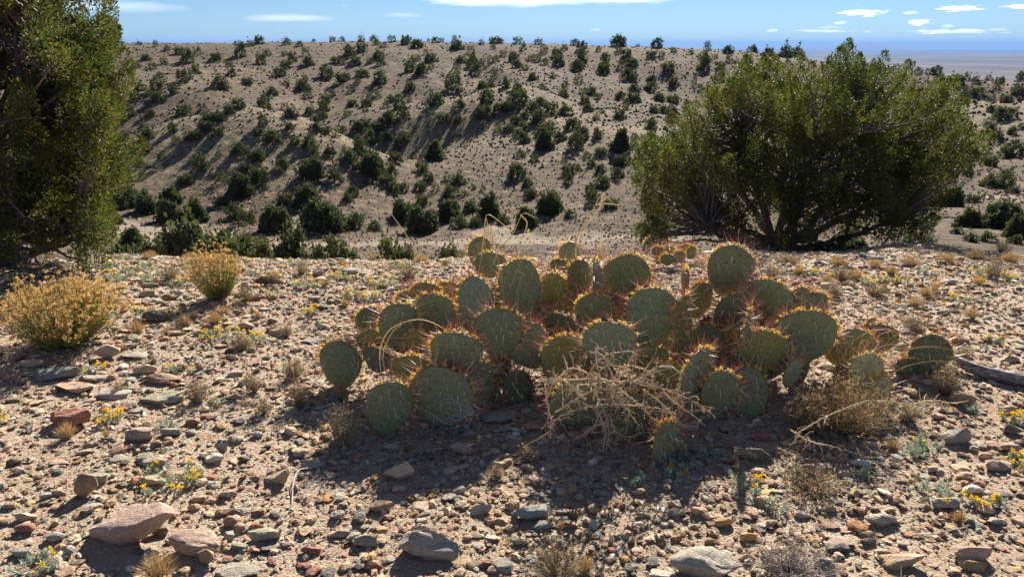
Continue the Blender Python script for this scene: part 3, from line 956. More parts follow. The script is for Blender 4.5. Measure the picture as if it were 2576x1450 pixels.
# tops of junipers that grow just over the edge: u, v of the foot (hidden), width px, distance, top v
spots.sort(key=lambda s: -s[2])
HILL_ROWS = [(118, 'on the skyline'), (175, 'on the ridge brow'), (235, 'on upper slope'), (300, 'on mid slope'),
             (365, 'on middle hillside'), (430, 'at knoll height'), (500, 'on lower hillside'), (9999, 'near the dry wash')]
HILL_COLS = [(330, 'beside left juniper tree'), (480, 'above small golden bush'), (650, 'above middle golden bush'), (820, 'above bare left gravel'),
             (980, 'left of nodding grass stem'), (1130, 'right of nodding grass stem'), (1290, 'above curled grass heads'), (1430, 'above middle cactus pads'),
             (1580, 'above tall bent stalk'), (1760, 'left of big juniper tree'), (2350, 'behind big juniper tree'), (9999, 'right of big juniper tree')]
hill_items = []
rest = Bag()
n_ind = 0
for k, (u, v, w) in enumerate(spots):
    p = ground_hit(u, v + w * .04, 12)
    dep = depth_of(p)
    width = w * 1.15 * dep / FOC
    r_ = random.Random(k * 7 + 1)
    hidden = (1700 < u < 2350 and v > 240) or u < 240
    me = (SHRUBS_BIG if w > 44 else SHRUBS)[r_.randrange(5 if w > 44 else 9)]
    if n_ind < 285 and not hidden:
        o = put('juniper_shrub', me, None, None, p + np.array([0, 0, -.03 * width]))
        f = width * 1.08
        o.scale = (f, f * r_.uniform(.85, 1.1), f * r_.uniform(.85, 1.12))
        o.rotation_euler = (0, 0, r_.uniform(0, 6.28))
        o['category'] = 'juniper'
        o['group'] = 'dark junipers dotted over the far hillsides'
        row = next(t_ for lim, t_ in HILL_ROWS if v <= lim)
        colm = next(t_ for lim, t_ in HILL_COLS if u <= lim)
        desc = ('large' if w > 40 else 'medium' if w > 27 else 'small') + ' dark green juniper'
        hill_items.append(dict(o=o, desc=desc, place=row + ' ' + colm, u=u))
        n_ind += 1
    else:
        me = SHRUBS[k % 9]
        nv = len(me.vertices)
        co = np.empty(nv * 3, np.float32); me.vertices.foreach_get('co', co); co = co.reshape(-1, 3)
        a = r_.uniform(0, 6.28)
        R = np.array([[math.cos(a), -math.sin(a), 0], [math.sin(a), math.cos(a), 0], [0, 0, 1]])
        co = co @ R.T * width * 1.08 + p
        cc = np.empty(nv * 4, np.float32); me.color_attributes['tone'].data.foreach_get('color', cc); cc = cc.reshape(-1, 4)[:, :3]
        lt = np.array([len(pl.vertices) for pl in me.polygons])
        tr_ = np.array([pl.vertices[:] for pl in me.polygons if len(pl.vertices) == 3])
        tr_ = tr_[::2]
        rest.add(co, tris=tr_, col=cc)
number_labels(hill_items)
rest.obj('distant_junipers', [MAT['far_juniper']], kind='stuff')

# tops of nearer junipers growing on the slope just below the gravel's edge
NEAR = [(515, 545, 230, 9.6, 'broad green juniper top just over the gravel edge above the golden bushes'),
        (595, 570, 170, 9.2, 'juniper top just over the gravel edge behind the middle golden bush'),
        (430, 568, 120, 9.8, 'dark rounded juniper just over the edge above the small golden bush'),
        (655, 600, 90, 8.6, 'low juniper tip peeking over the edge right of the middle golden bush'),
        (728, 592, 80, 9.2, 'dark low juniper touching the gravel rim, right of the golden bushes'),
        (1122, 612, 120, 8.6, "low spreading juniper at the gravel rim just left of the cactus's top pads"),
        (330, 585, 90, 10.5, 'greyish juniper beyond the edge beside the left juniper tree'),
        (995, 588, 70, 10.5, 'small juniper beyond the rim right of the straw grass tuft'),
        (790, 618, 90, 8.6, 'low green bush on the rim left of the straw grass tuft'),
        (850, 612, 80, 8.6, 'low yellowish bush on the rim beside the straw grass tuft')]
for k, (u, vt, w, dist, lab) in enumerate(NEAR):
    q = at(u, vt, dist); dep = depth_of(q); width = w * dep / FOC
    zg = float(terrain(q[0], q[1]))
    h = max(width * .7, q[2] - zg)
    me = SHRUBS_BIG[k % 5]
    o = put('juniper_shrub', me, None, None, (q[0], q[1], zg - .05))
    o.scale = (max(width, h * .7), max(width, h * .7), h * 1.2)
    o.rotation_euler = (0, 0, k * 1.7)
    tag(o, lab, 'juniper', 'junipers just over the edge of the gravel')
# the bush that shows under the right juniper
g_ = shrub_mesh(555, 90, 40)
q = at(2120, 610, 8.4)
o = put('green_bush', g_, None, None, (q[0], q[1], float(terrain(q[0], q[1])) - .02))
o.scale = (.85, .6, max(.35, q[2] - float(terrain(q[0], q[1]))) * 1.2); 
tag(o, 'low yellowish green bush under the right side of the big juniper', 'bush')

# ------------------------------------------------------------------ tufts and stones speckling the hills
n = 31000
rr_ = np.exp(rng.uniform(math.log(24), math.log(172), n * 2))
aa = rng.uniform(-RAD(40), RAD(40), n * 2)
x, y = rr_ * np.sin(aa), rr_ * np.cos(aa)
keep = (vnoise(x * .12, y * .12, 77) + rng.uniform(-.5, .5, n * 2)) > -.05
x, y, rr_ = x[keep][:n], y[keep][:n], rr_[keep][:n]
z = terrain(x, y)
tb = Bag()
base = np.stack([x, y, z], -1)
s = rng.uniform(.10, .34, len(x)) ** 1.35 * 1.1 * np.clip(rr_ / 90, .22, 1.1)
kind_ = rng.random(len(x))
pal = np.array([(.085, .09, .05), (.20, .155, .09), (.10, .08, .055), (.27, .205, .12), (.09, .07, .05), (.13, .10, .08)])
colr = pal[rng.integers(0, 6, len(x))] * rng.uniform(.8, 1.2, (len(x), 1)) * np.where(rr_ < 62, 1.9, 1.0)[:, None]  # nearer tufts coloured lighter to make up for their shaded sides
th = rng.random(len(x)) * 6.28
off = np.stack([np.cos(th), np.sin(th), np.zeros(len(x))], -1)
per = np.stack([-np.sin(th), np.cos(th), np.zeros(len(x))], -1)
S = s[:, None]
v = np.stack([base - off * S - [0, 0, .03], base + off * S - [0, 0, .03], base + per * S * .9 - [0, 0, .03], base - per * S * .9 - [0, 0, .03],
              base + off * S * .35 + [0, 0, 1] * S * 1.0, base - off * S * .4 + per * S * .3 + [0, 0, 1] * S * .75], 1)
q = np.arange(len(x))[:, None] * 6
t_ = np.vstack([q + [1, 2, 4], q + [3, 1, 4], q + [2, 5, 4], q + [5, 3, 4], q + [2, 0, 5], q + [0, 3, 5]])
tb.add(v.reshape(-1, 3), tris=t_, col=np.repeat(colr, 6, 0))
tb.obj('hillside_grass', [MAT['far_juniper']], kind='stuff')
# ------------------------------------------------------------------ prickly pear
def Z5(X, Y): return 772.8 + X * .3554, 579.6 + Y * .3554
def Z6(X, Y): return 1352.4 + X * .4441, 579.6 + Y * .4441
PAD_COL = {'b': (.215, .25, .165), 'r': (.27, .165, .09), 'g': (.195, .222, .115), 'y': (.25, .235, .065), 'd': (.14, .158, .08), 'p': (.42, .42, .25)}

def pad(root, origin, centre, W, H, yaw, roll, pitch, colk, seed, wrinkle=False, spiny=1.0, tuft=1.0, base_y=-1):
    r_ = np.random.default_rng(seed)
    T = .0085 + .02 * min(W, .2) * .45
    ca, sa = math.cos(yaw), math.sin(yaw)
    right = np.array([ca, sa, 0]); nrm = np.array([sa, -ca, 0])
    upv = np.array([0, 0, 1.0])
    # lean back or forward, then turn within the plane
    upv, nrm = upv * math.cos(pitch) - nrm * math.sin(pitch), nrm * math.cos(pitch) + upv * math.sin(pitch)
    X = right * math.cos(roll) - upv * math.sin(roll)
    Y = upv * math.cos(roll) + right * math.sin(roll)
    ta, tw = r_.uniform(.06, .22), r_.uniform(-.25, .25)
    k1, k2 = r_.uniform(-.9, .9), r_.uniform(-.6, .6)
    ph = r_.uniform(0, 6.28)
    def surf(th, s, side):
        """point of the pad at angle th (0 = top), relative radius s, side +1 front / -1 back"""
        c, sn = np.cos(th), np.sin(th)
        irr = 1 + .022 * np.sin(3 * th + ph) + .016 * np.sin(5 * th + 2 * ph) + .008 * np.sin(15 * th + ph)
        nar = 1 + ta * c - .16 * np.clip(-c - .45, 0, 1)
        x = W / 2 * s * sn * nar * irr
        y = H / 2 * s * c * irr
        z = side * T * (1 - np.clip(s, 0, 1) ** 3.2) ** .55
        z = z + k1 * x * x * 1.6 + k2 * y * y * .9 + tw * x * y * 3
        if wrinkle:
            z = z + .006 * np.sin(x * 420 + y * 60) * (s < .93)
        else:
            z = z + .0016 * np.sin(x * 90 + ph) * np.sin(y * 80) * (s < .93)
        return centre + x[..., None] * X + y[..., None] * Y + z[..., None] * nrm
    nt = 32
    th = np.arange(nt) / nt * 2 * math.pi
    rings = [.22, .45, .65, .8, .9, .965]
    vs, tone = [], []
    for side in (1, -1):
        for s in rings:
            vs.append(surf(th, np.full(nt, s), side)); tone.append(np.full(nt, .0 if s < .95 else .35))
    vs.append(surf(th, np.ones(nt), 1)); tone.append(np.full(nt, .75))
    for side in (1, -1):
        vs.append(surf(np.zeros(1), np.zeros(1), side)); tone.append(np.zeros(1))
    V = np.vstack(vs); tone = np.concatenate(tone)
    hb = ((V - centre) @ Y) / (H / 2)
    tone = np.maximum(tone, np.clip((-hb - .72) * 2.6, 0, .65))
    nr = len(rings); rim = 2 * nr * nt; c0, c1 = rim + nt, rim + nt + 1
    j = np.arange(nt); j1 = (j + 1) % nt
    q, t3 = [], []
    for k in range(nr - 1):
        a = k * nt
        q.append(np.stack([a + j, a + j1, a + nt + j1, a + nt + j], -1)[:, ::-1])
        b = (nr + k) * nt
        q.append(np.stack([b + j, b + j1, b + nt + j1, b + nt + j], -1))
    a = (nr - 1) * nt; q.append(np.stack([a + j, a + j1, rim + j1, rim + j], -1)[:, ::-1])
    b = (2 * nr - 1) * nt; q.append(np.stack([b + j, b + j1, rim + j1, rim + j], -1))
    t3.append(np.stack([j1, j, np.full(nt, c0)], -1)[:, ::-1]); t3.append(np.stack([nr * nt + j, nr * nt + j1, np.full(nt, c1)], -1)[:, ::-1])
    po = build('pad', V - origin, [np.vstack(q), np.vstack(t3)], [MAT['pad']], root, col=np.repeat(tone[:, None], 3, 1), smooth=True)
    cl = np.array(PAD_COL[colk]) * 1.05 * r_.uniform(.88, 1.12)
    po.color = (*cl, 1)
    # areoles with their spines
    sb, gb = Bag(), Bag()
    step_ = .038
    gx = np.arange(-W / 2, W / 2, step_); gy = np.arange(-H / 2, H / 2, step_ * .9)
    RED, PALE, STRAW = np.array((.52, .17, .13)), np.array((.78, .68, .56)), np.array((.66, .46, .25))
    base, tip, colr, wid = [], [], [], []
    ab = []
    for side in (1, -1):
        for iy, y in enumerate(gy):
            for x in gx + (iy % 2) * step_ / 2:
                x_, y_ = x + r_.normal() * .0022, y + r_.normal() * .0022
                c = y_ / (H / 2); sn = x_ / (W / 2 * (1 + ta * c))
                s = math.hypot(c, sn)
                if s > .90 or (c < -.72): continue
                t_ = math.atan2(sn, c)
                p = surf(np.array([t_]), np.array([s]), side)[0]
                nn = nrm * side
                ab.append((p, nn))
                if side == -1 and r_.random() < .4: continue
                cnt = 1 + (r_.random() < .55 * spiny) + (c > .1 and r_.random() < .7 * spiny)
                if c < -.35 and r_.random() < .45: cnt = 0
                for q_ in range(cnt):
                    rad_ = unit(X * sn + Y * c + 1e-6)
                    if r_.random() < .62:
                        d = nn * .5 + np.array([0, 0, -.75]) + X * sn * .5 + r_.normal(size=3) * .25; L = r_.uniform(.034, .062); cc = PALE if r_.random() < .75 else STRAW
                    else:
                        d = nn * .9 + rad_ * .7 + r_.normal(size=3) * .4; L = r_.uniform(.045, .075); cc = RED if r_.random() < .6 else STRAW
                    base.append(p); tip.append(p + unit(d) * L); colr.append(cc * r_.uniform(.7, 1.25)); wid.append(r_.uniform(.0014, .0018))
    nrim = max(9, int(W * 105))
    thr = np.linspace(-2.15, 2.15, nrim) + r_.normal(size=nrim) * .04
    dens = np.clip(np.cos(thr * .62 + r_.uniform(-.5, .5)) * 1.1, .15, 1) * tuft
    for t_, dn in zip(thr, dens):
        p = surf(np.array([t_]), np.array([1.0]), 1)[0]
        rad_ = unit(X * math.sin(t_) + Y * math.cos(t_))
        ab.append((p - rad_ * .001, rad_))
        n_s = int(r_.poisson(4.3 * spiny * (.45 + dn)))
        for q_ in range(n_s):
            d = rad_ + r_.normal(size=3) * .55
            cc = RED if r_.random() < .68 else (STRAW if r_.random() < .6 else PALE)
            base.append(p); tip.append(p + unit(d) * r_.uniform(.035, .10)); colr.append(cc * r_.uniform(.75, 1.4)); wid.append(r_.uniform(.0012, .0017))
        if r_.random() < .35 + .65 * dn:
            m_ = int(46 * dn * r_.uniform(.6, 1.2)) + 8
            d = unit(rad_ + r_.normal(size=(m_, 3)) * .42)
            bs = p + r_.normal(size=(m_, 3)) * .0028
            gc = np.array((.88, .66, .20)) if r_.random() < .75 else np.array((.80, .70, .44))
            blades(gb, bs, d, r_.uniform(.006, .015, m_) * (.7 + .5 * dn), .0022, gc * r_.uniform(.7, 1.25, (m_, 1)))
    if base:
        hairs(sb, np.array(base), np.array(tip), np.array(wid), np.array(colr))
    for p, nn in ab:
        a = unit(np.cross(nn, [.3, .2, 1])); b = np.cross(nn, a)
        rr = .0042
        v = np.stack([p + a * rr, p + b * rr, p - a * rr, p - b * rr, p + nn * .0022])
        sb.add(v, tris=[(0, 1, 4), (1, 2, 4), (2, 3, 4), (3, 0, 4)], col=(.035, .022, .015))
    if sb.n: sb.obj('spines', [MAT['spine']], po, origin, kind='stuff')
    if gb.n: gb.obj('glochids', [MAT['glochid']], po, origin, kind='stuff')
    return po

def cactus(label, foot_uv, entries, group, spiny=1.0, tuft=1.0, seed0=0):
    o_ = ground_hit(*foot_uv)
    root = thing('prickly_pear_cactus', label, 'cactus', o_, group)
    for k, e in enumerate(entries):
        e = list(e); e[2] *= 1.15; e[3] *= 1.12
        u, v, w, h, yaw, roll, d, ck = e[:8]
        c = at(u, v, d); s = depth_of(c) / FOC
        yaw_, roll_ = RAD(yaw), RAD(roll)
        pitch = RAD(e[8]) if len(e) > 8 else RAD(random.Random(seed0 + k).uniform(-4, 12))
        W = w * s / max(.34, abs(math.cos(yaw_ - math.atan2(c[0], c[1]) * -1)) ) if abs(yaw) > 25 else w * s
        pad(root, o_, c, W, h * s * 1.03, yaw_, roll_, pitch, ck, seed0 + k, wrinkle=(len(e) > 9), spiny=spiny, tuft=tuft)
    return root

E5 = [(235, 950, 265, 310, -8, -6, 2.88, 'g'), (575, 1255, 300, 350, 12, 22, 2.47, 'g'), (945, 1178, 415, 400, -5, 14, 2.53, 'g'),
      (1225, 1085, 180, 310, 35, 4, 2.68, 'g'), (1050, 862, 326, 270, -4, 5, 2.60, 'g'), (1355, 718, 305, 310, 5, 10, 2.74, 'g'),
      (1565, 820, 265, 320, 8, -24, 2.80, 'b'), (1195, 520, 225, 355, -14, -8, 2.90, 'b'), (1510, 400, 262, 365, 10, -8, 2.98, 'g'),
      (655, 690, 245, 340, 12, -4, 2.86, 'g'), (900, 600, 270, 290, -6, 8, 2.96, 'g'), (440, 635, 172, 170, 10, -20, 3.02, 'd'),
      (750, 990, 260, 200, 0, 4, 2.66, 'y'), (495, 915, 200, 160, -20, 10, 2.84, 'd'), (460, 780, 185, 150, 5, -10, 2.94, 'y'),
      (1230, 170, 160, 230, -12, -3, 3.36, 'g'), (1300, 245, 200, 170, 8, 2, 3.24, 'g'), (1850, 190, 132, 195, 6, 3, 3.40, 'b'),
      (1780, 255, 110, 100, -10, 0, 3.30, 'd'), (1710, 440, 200, 260, 30, 5, 3.08, 'y'), (2255, 370, 300, 370, -6, 3, 3.12, 'g'),
      (2047, 345, 62, 260, 68, 0, 3.02, 'b'), (2025, 570, 236, 235, 6, 0, 2.98, 'g'), (2138, 805, 330, 305, -5, 5, 2.62, 'b'),
      (1830, 930, 320, 350, 10, 6, 2.72, 'y'), (1690, 620, 160, 130, 14, 5, 3.02, 'd'), (1360, 950, 150, 250, -25, 14, 2.90, 'd'),
      (800, 790, 200, 150, 15, 20, 2.82, 'y'), (1010, 430, 170, 120, 0, 10, 3.22, 'y'), (815, 470, 150, 110, 8, -10, 3.18, 'y'),
      (1930, 330, 160, 220, 12, -5, 3.22, 'd'), (1600, 640, 180, 160, -10, 0, 3.0, 'd')]
E6 = [(1080, 225, 232, 262, 4, 5, 3.14, 'g'), (648, 498, 262, 312, -4, 6, 2.82, 'g'), (838, 500, 92, 250, 58, 2, 2.84, 'y'),
      (836, 285, 54, 130, 66, -2, 3.0, 'b'), (918, 400, 120, 190, 40, 4, 3.06, 'y'), (1285, 390, 270, 210, -8, 10, 3.08, 'g'),
      (1118, 480, 225, 240, 10, 5, 2.98, 'd'), (1560, 432, 152, 150, 6, -10, 3.10, 'd'), (1508, 602, 312, 280, -6, -14, 2.86, 'g'),
      (1262, 690, 275, 235, 8, 10, 2.74, 'y'), (1186, 545, 58, 190, 64, 2, 2.68, 'b'), (1090, 625, 150, 180, 12, 0, 2.92, 'y'),
      (950, 650, 170, 220, -20, 14, 2.90, 'd'), (630, 730, 190, 150, 5, 8, 2.72, 'y'), (715, 870, 255, 215, -5, -5, 2.58, 'y'),
      (900, 830, 130, 320, 42, 14, 2.54, 'b'), (1025, 925, 190, 260, 5, 8, 2.52, 'g'), (1190, 925, 190, 280, -14, -4, 2.62, 'g'),
      (250, 975, 320, 270, 4, -6, 2.50, 'g'), (520, 950, 250, 230, -8, 4, 2.60, 'd'), (600, 1070, 360, 270, 6, 18, 2.42, 'd'),
      (728, 1225, 125, 270, 38, 2, 2.26, 'g'), (1440, 808, 75, 155, 30, 16, 2.72, 'p'), (400, 560, 170, 150, -10, 0, 2.98, 'd'),
      (530, 620, 120, 130, 20, 0, 2.92, 'd'), (780, 700, 150, 200, 0, 0, 2.86, 'd'), (1150, 800, 200, 190, 0, 0, 2.78, 'd'),
      (1380, 560, 150, 160, 12, 8, 3.02, 'y'), (120, 560, 170, 170, -12, 0, 2.94, 'd'), (960, 560, 120, 130, 20, -8, 3.0, 'd')]
E_main = [(*Z5(e[0], e[1]), e[2] * .3554, e[3] * .3554, *e[4:]) for e in E5] + [(*Z6(e[0], e[1]), e[2] * .4441, e[3] * .4441, *e[4:]) for e in E6]
rf = np.random.default_rng(66)
for k in range(66):
    u_ = rf.uniform(1040, 2020); v_ = rf.uniform(740, 990)
    E_main.append((u_, v_, rf.uniform(60, 88), rf.uniform(60, 92), rf.uniform(-40, 40), rf.uniform(-14, 14), 3.12 - (v_ - 740) / 200 * .32 + rf.uniform(0, .12), 'dgygdr'[rf.integers(6)]))
cactus('large spreading prickly pear cactus with round grey green pads, mid gravel', (1600, 1010), E_main, None, seed0=1000)
ER = [(1700, 660, 150, 190, -20, -8, 2.98, 'y'), (1782, 655, 222, 185, -4, 6, 2.96, 'g'), (1940, 615, 185, 155, 8, 10, 3.06, 'd'), (1882, 535, 44, 80, 30, 0, 3.10, 'g'),
      (2206, 712, 232, 235, 5, 6, 3.0, 'd'), (1862, 800, 155, 200, -12, 0, 2.74, 'p', 5, True), (1950, 895, 80, 140, -25, 8, 2.66, 'p', 5, True),
      (1740, 800, 110, 120, 0, 0, 2.86, 'd'), (2080, 780, 120, 110, 12, 0, 2.98, 'd')]
E_right = [(*Z6(e[0], e[1]), e[2] * .4441, e[3] * .4441, *e[4:]) for e in ER]
cactus('low prickly pear with a pale wrinkled pad at the right end of the big cactus', (2200, 985), E_right, None, seed0=2000, tuft=.6)
EB = [(680, 120, 60, 55, 0, 0, 4.9, 'g'), (745, 115, 65, 50, 0, 5, 4.95, 'y'), (800, 150, 70, 66, 8, 0, 4.8, 'g'), (870, 125, 44, 66, 40, 8, 4.9, 'g'),
      (735, 165, 70, 60, -8, 0, 4.75, 'g'), (695, 165, 50, 46, 0, -10, 4.85, 'd'), (840, 100, 50, 40, 0, 0, 5.0, 'y')]
E_back = [(*Z6(e[0], e[1]), e[2] * .4441, e[3] * .4441, *e[4:]) for e in EB]
cactus('small distant prickly pear clump seen over the big cactus, near the juniper trunk', (1690, 668), E_back, None, seed0=3000, spiny=1.2)
# ------------------------------------------------------------------ stones
def ico(sub):
    b = bmesh.new()
    bmesh.ops.create_icosphere(b, subdivisions=sub, radius=1)
    v = np.array([x.co[:] for x in b.verts]); f = np.array([[q.index for q in x.verts] for x in b.faces])
    b.free()
    return v, f
ICO = {k: ico(k) for k in (1, 2, 3, 4)}
ICO[0] = (np.array([(1, 0, 0), (0, 1, 0), (-1, 0, 0), (0, -1, 0), (0, 0, 1), (0, 0, -1)], float), np.array([(0, 1, 4), (1, 2, 4), (2, 3, 4), (3, 0, 4), (1, 0, 5), (2, 1, 5), (3, 2, 5), (0, 3, 5)]))
STONE_COL = {'tan': (.50, .37, .26), 'pinkish grey': (.42, .31, .265), 'grey': (.36, .325, .285), 'blue grey': (.27, .275, .27), 'greenish grey': (.32, .31, .24),
             'brown': (.33, .225, .155), 'dark brown': (.16, .115, .09), 'red brown': (.32, .15, .11), 'ochre': (.48, .32, .15), 'white': (.66, .61, .55),
             'dark grey': (.16, .15, .14), 'pink tan': (.53, .36, .275), 'rust': (.36, .18, .07), 'light grey': (.48, .44, .39)}

for _k in STONE_COL: STONE_COL[_k] = tuple(np.array(STONE_COL[_k]) * (1.05, 1.0, .89))
def stone_shape(seed, kind, sub):
    r_ = np.random.default_rng(seed)
    v, f = ICO[sub]
    v = v.copy()
    npl = {'slab': 12, 'block': 14, 'cobble': 9, 'upright': 12, 'wedge': 12}[kind]
    lo, hi = {'slab': (.45, .75), 'block': (.42, .68), 'cobble': (.50, .80), 'upright': (.45, .75), 'wedge': (.38, .65)}[kind]
    for k in range(npl):
        n = unit(r_.normal(size=3))
        c = r_.uniform(lo, hi)
        v = v - n * np.maximum(0, v @ n - c)[:, None] * .95
    if kind in ('slab', 'wedge'):
        n = unit(np.array([r_.normal() * .12, r_.normal() * .12, 1])); c = .38
        v = v - n * np.maximum(0, v @ n - c)[:, None] * .93
    if sub >= 3:
        d = unit(v)
        a = fbm(v[:, 0] * 3 + seed, v[:, 1] * 3 + v[:, 2] * 2.3, seed % 97, 4)
        b_ = fbm(v[:, 1] * 9, v[:, 2] * 9 + v[:, 0] * 5, seed % 89, 3)
        v = v + d * (a * .10 + b_ * .03)[:, None]
        if kind in ('slab', 'block'):      # bedding ledges
            v[:, 2] += .03 * np.round(np.sin(v[:, 2] * 14 + v[:, 0] * 2))
    v /= np.abs(v).max(0)
    return v, f

rock_items, rock_places = [], []
ROWS = [(700, 'at far gravel edge'), (790, 'in far gravel'), (880, 'in middle distance'), (980, 'level with cactus base'), (1100, 'in near gravel'), (1230, 'in foreground'), (1340, 'in close foreground'), (9999, 'along bottom edge')]
COLS = [(190, 'at far left'), (380, 'on the left'), (560, 'left of centre'), (760, 'left of the cactus'), (980, "below the cactus's left pads"), (1200, 'below cactus left half'),
        (1420, 'below cactus middle'), (1650, 'below the thorny branch'), (1880, 'below cactus right half'), (2120, 'right below the cactus'), (2350, 'on the right'), (9999, 'at far right')]
COLS_UP = [(190, 'behind wide golden bush'), (380, 'right of left juniper'), (560, 'near middle golden bush'), (760, 'right of golden bushes'), (980, 'left of the cactus'), (1200, 'beside cactus left end'),
           (1420, 'behind cactus'), (1650, 'behind cactus middle'), (1880, 'behind cactus right half'), (2120, 'below big juniper'), (2350, 'right of big juniper trunk'), (9999, 'at far right')]
def add_rock(u, v, w, h, kind, colr, seed, tilt=0.0, named=None):
    p = ground_hit(u, v + h * .22)
    dep = depth_of(p); s = dep / FOC
    e = math.atan2(CAMZ - p[2], p[1])
    W = w * s
    Hh = {'slab': .24, 'block': .52, 'cobble': .46, 'upright': 1.25, 'wedge': .42}[kind] * W
    Hh = min(Hh, h * s / math.cos(e) * .95)
    D = np.clip((h * s - Hh * math.cos(e)) / math.sin(e), .45 * W, 1.2 * W)
    if kind == 'upright': D = .7 * W
    sub = 4 if w > 110 else 3 if w > 45 else 2
    vv, f = stone_shape(seed, kind, sub)
    r_ = random.Random(seed)
    vv = vv * np.array([W / 2, D / 2, Hh / 2])
    a = RAD(tilt)
    R = np.array([[math.cos(a), 0, -math.sin(a)], [0, 1, 0], [math.sin(a), 0, math.cos(a)]])
    b = RAD(r_.uniform(-8, 8)); R2 = np.array([[1, 0, 0], [0, math.cos(b), -math.sin(b)], [0, math.sin(b), math.cos(b)]])
    vv = vv @ (R @ R2).T
    o = build('rock', vv, [f], [MAT['rock']], smooth=(sub >= 3))
    if sub >= 3:
        o.data.set_sharp_from_angle(angle=RAD(27))
    o.location = (p[0], p[1], p[2] + Hh * (.30 if kind != 'upright' else .40) + abs(math.sin(a)) * W * .12)
    c = np.array(STONE_COL[colr]) * r_.uniform(.88, 1.12)
    o.color = (*c, 1)
    o['category'] = 'rock'
    o['group'] = 'stones lying on the gravel'
    rock_places.append((p[0], p[1], W / 2))
    row = next(t_ for lim, t_ in ROWS if v <= lim)
    colm = next(t_ for lim, t_ in (COLS if v > 960 else COLS_UP) if u <= lim)
    shape = {'slab': 'flat slab', 'block': 'angular rock', 'cobble': 'rounded stone', 'upright': 'upright rock', 'wedge': 'wedge rock'}[kind]
    size = 'huge' if w > 180 else 'big' if w > 80 else 'medium' if w > 42 else 'small'
    rock_items.append(dict(o=o, desc=size + ' ' + colr + ' ' + shape, place=row + ' ' + colm, u=u))
    return o

def rocks(lines, fu, fv, fw):
    for ln in lines.strip().split('\n'):
        for e in ln.split(';'):
            e = e.strip()
            if not e: continue
            q = e.split(',')
            X, Y, w, h = (float(a) for a in q[:4])
            k = {'s': 'slab', 'b': 'block', 'c': 'cobble', 'u': 'upright', 'w': 'wedge'}[q[4]]
            add_rock(fu(X), fv(Y), w * fw, h * fw, k, q[5], 5000 + len(rock_items) * 13, float(q[6]) if len(q) > 6 else 0)
R4 = """660,770,205,120,b,pinkish grey,-8; 800,722,180,50,s,grey; 850,780,160,50,s,light grey; 200,835,165,70,c,tan; 330,900,330,100,s,blue grey,5; 600,925,190,65,s,grey; 490,985,290,70,s,pink tan
900,880,180,65,c,tan; 1020,930,260,80,s,brown; 720,1030,230,50,s,light grey; 1030,1055,310,72,s,greenish grey,8; 440,1175,310,175,w,red brown,10; 900,1285,210,100,c,pinkish grey,10; 1220,1205,112,62,c,red brown
1295,1175,90,50,c,red brown; 985,1332,90,66,c,brown; 1080,1270,140,60,c,grey; 1205,1265,80,60,c,greenish grey; 1500,1300,90,80,c,greenish grey; 1400,1362,72,84,u,blue grey; 1355,1425,125,52,c,pinkish grey
1890,1395,120,88,c,tan; 1615,1280,82,50,c,light grey; 1755,628,150,95,w,grey,10; 1660,305,130,84,b,dark brown; 1760,322,82,50,c,brown; 905,140,150,50,w,grey,6; 935,172,150,36,s,light grey; 975,545,190,85,c,dark grey
945,400,130,45,c,tan; 950,345,112,40,c,grey; 1120,640,132,52,s,brown; 1960,695,145,42,s,blue grey; 1470,745,95,60,c,dark grey; 1800,717,92,32,s,tan; 1390,720,112,36,s,pink tan; 1205,795,92,28,s,white; 1660,490,102,38,s,light grey
1550,600,112,46,c,pink tan; 1730,570,92,48,b,brown; 1150,460,52,32,c,blue grey; 1830,180,152,46,c,light grey; 2200,260,122,48,c,grey; 2010,272,92,42,c,grey; 340,212,102,36,c,dark grey; 60,260,122,22,s,tan; 190,790,132,45,s,pinkish grey
1080,420,122,42,c,brown; 1475,892,132,80,w,pinkish grey; 1258,860,52,72,u,brown; 715,920,82,46,c,pink tan; 1160,530,60,30,s,grey; 860,1130,120,40,s,blue grey; 1050,955,110,36,c,red brown; 60,935,110,50,b,brown; 130,950,90,50,c,brown
1590,750,80,46,c,grey; 1500,460,70,40,c,tan; 2120,190,130,40,c,light grey; 700,445,60,30,c,tan; 1300,180,100,36,c,pinkish grey; 1500,190,120,44,c,light grey; 1330,880,70,36,c,brown; 1990,1150,70,44,b,tan; 1060,1330,70,50,c,red brown; 60,310,70,26,c,tan; 1500,520,80,34,c,brown; 640,1240,90,34,s,greenish grey; 80,1060,110,40,s,brown; 1680,800,60,30,c,grey"""
rocks(R4, lambda X: X * .4, lambda Y: 579.6 + Y * .4, .4)
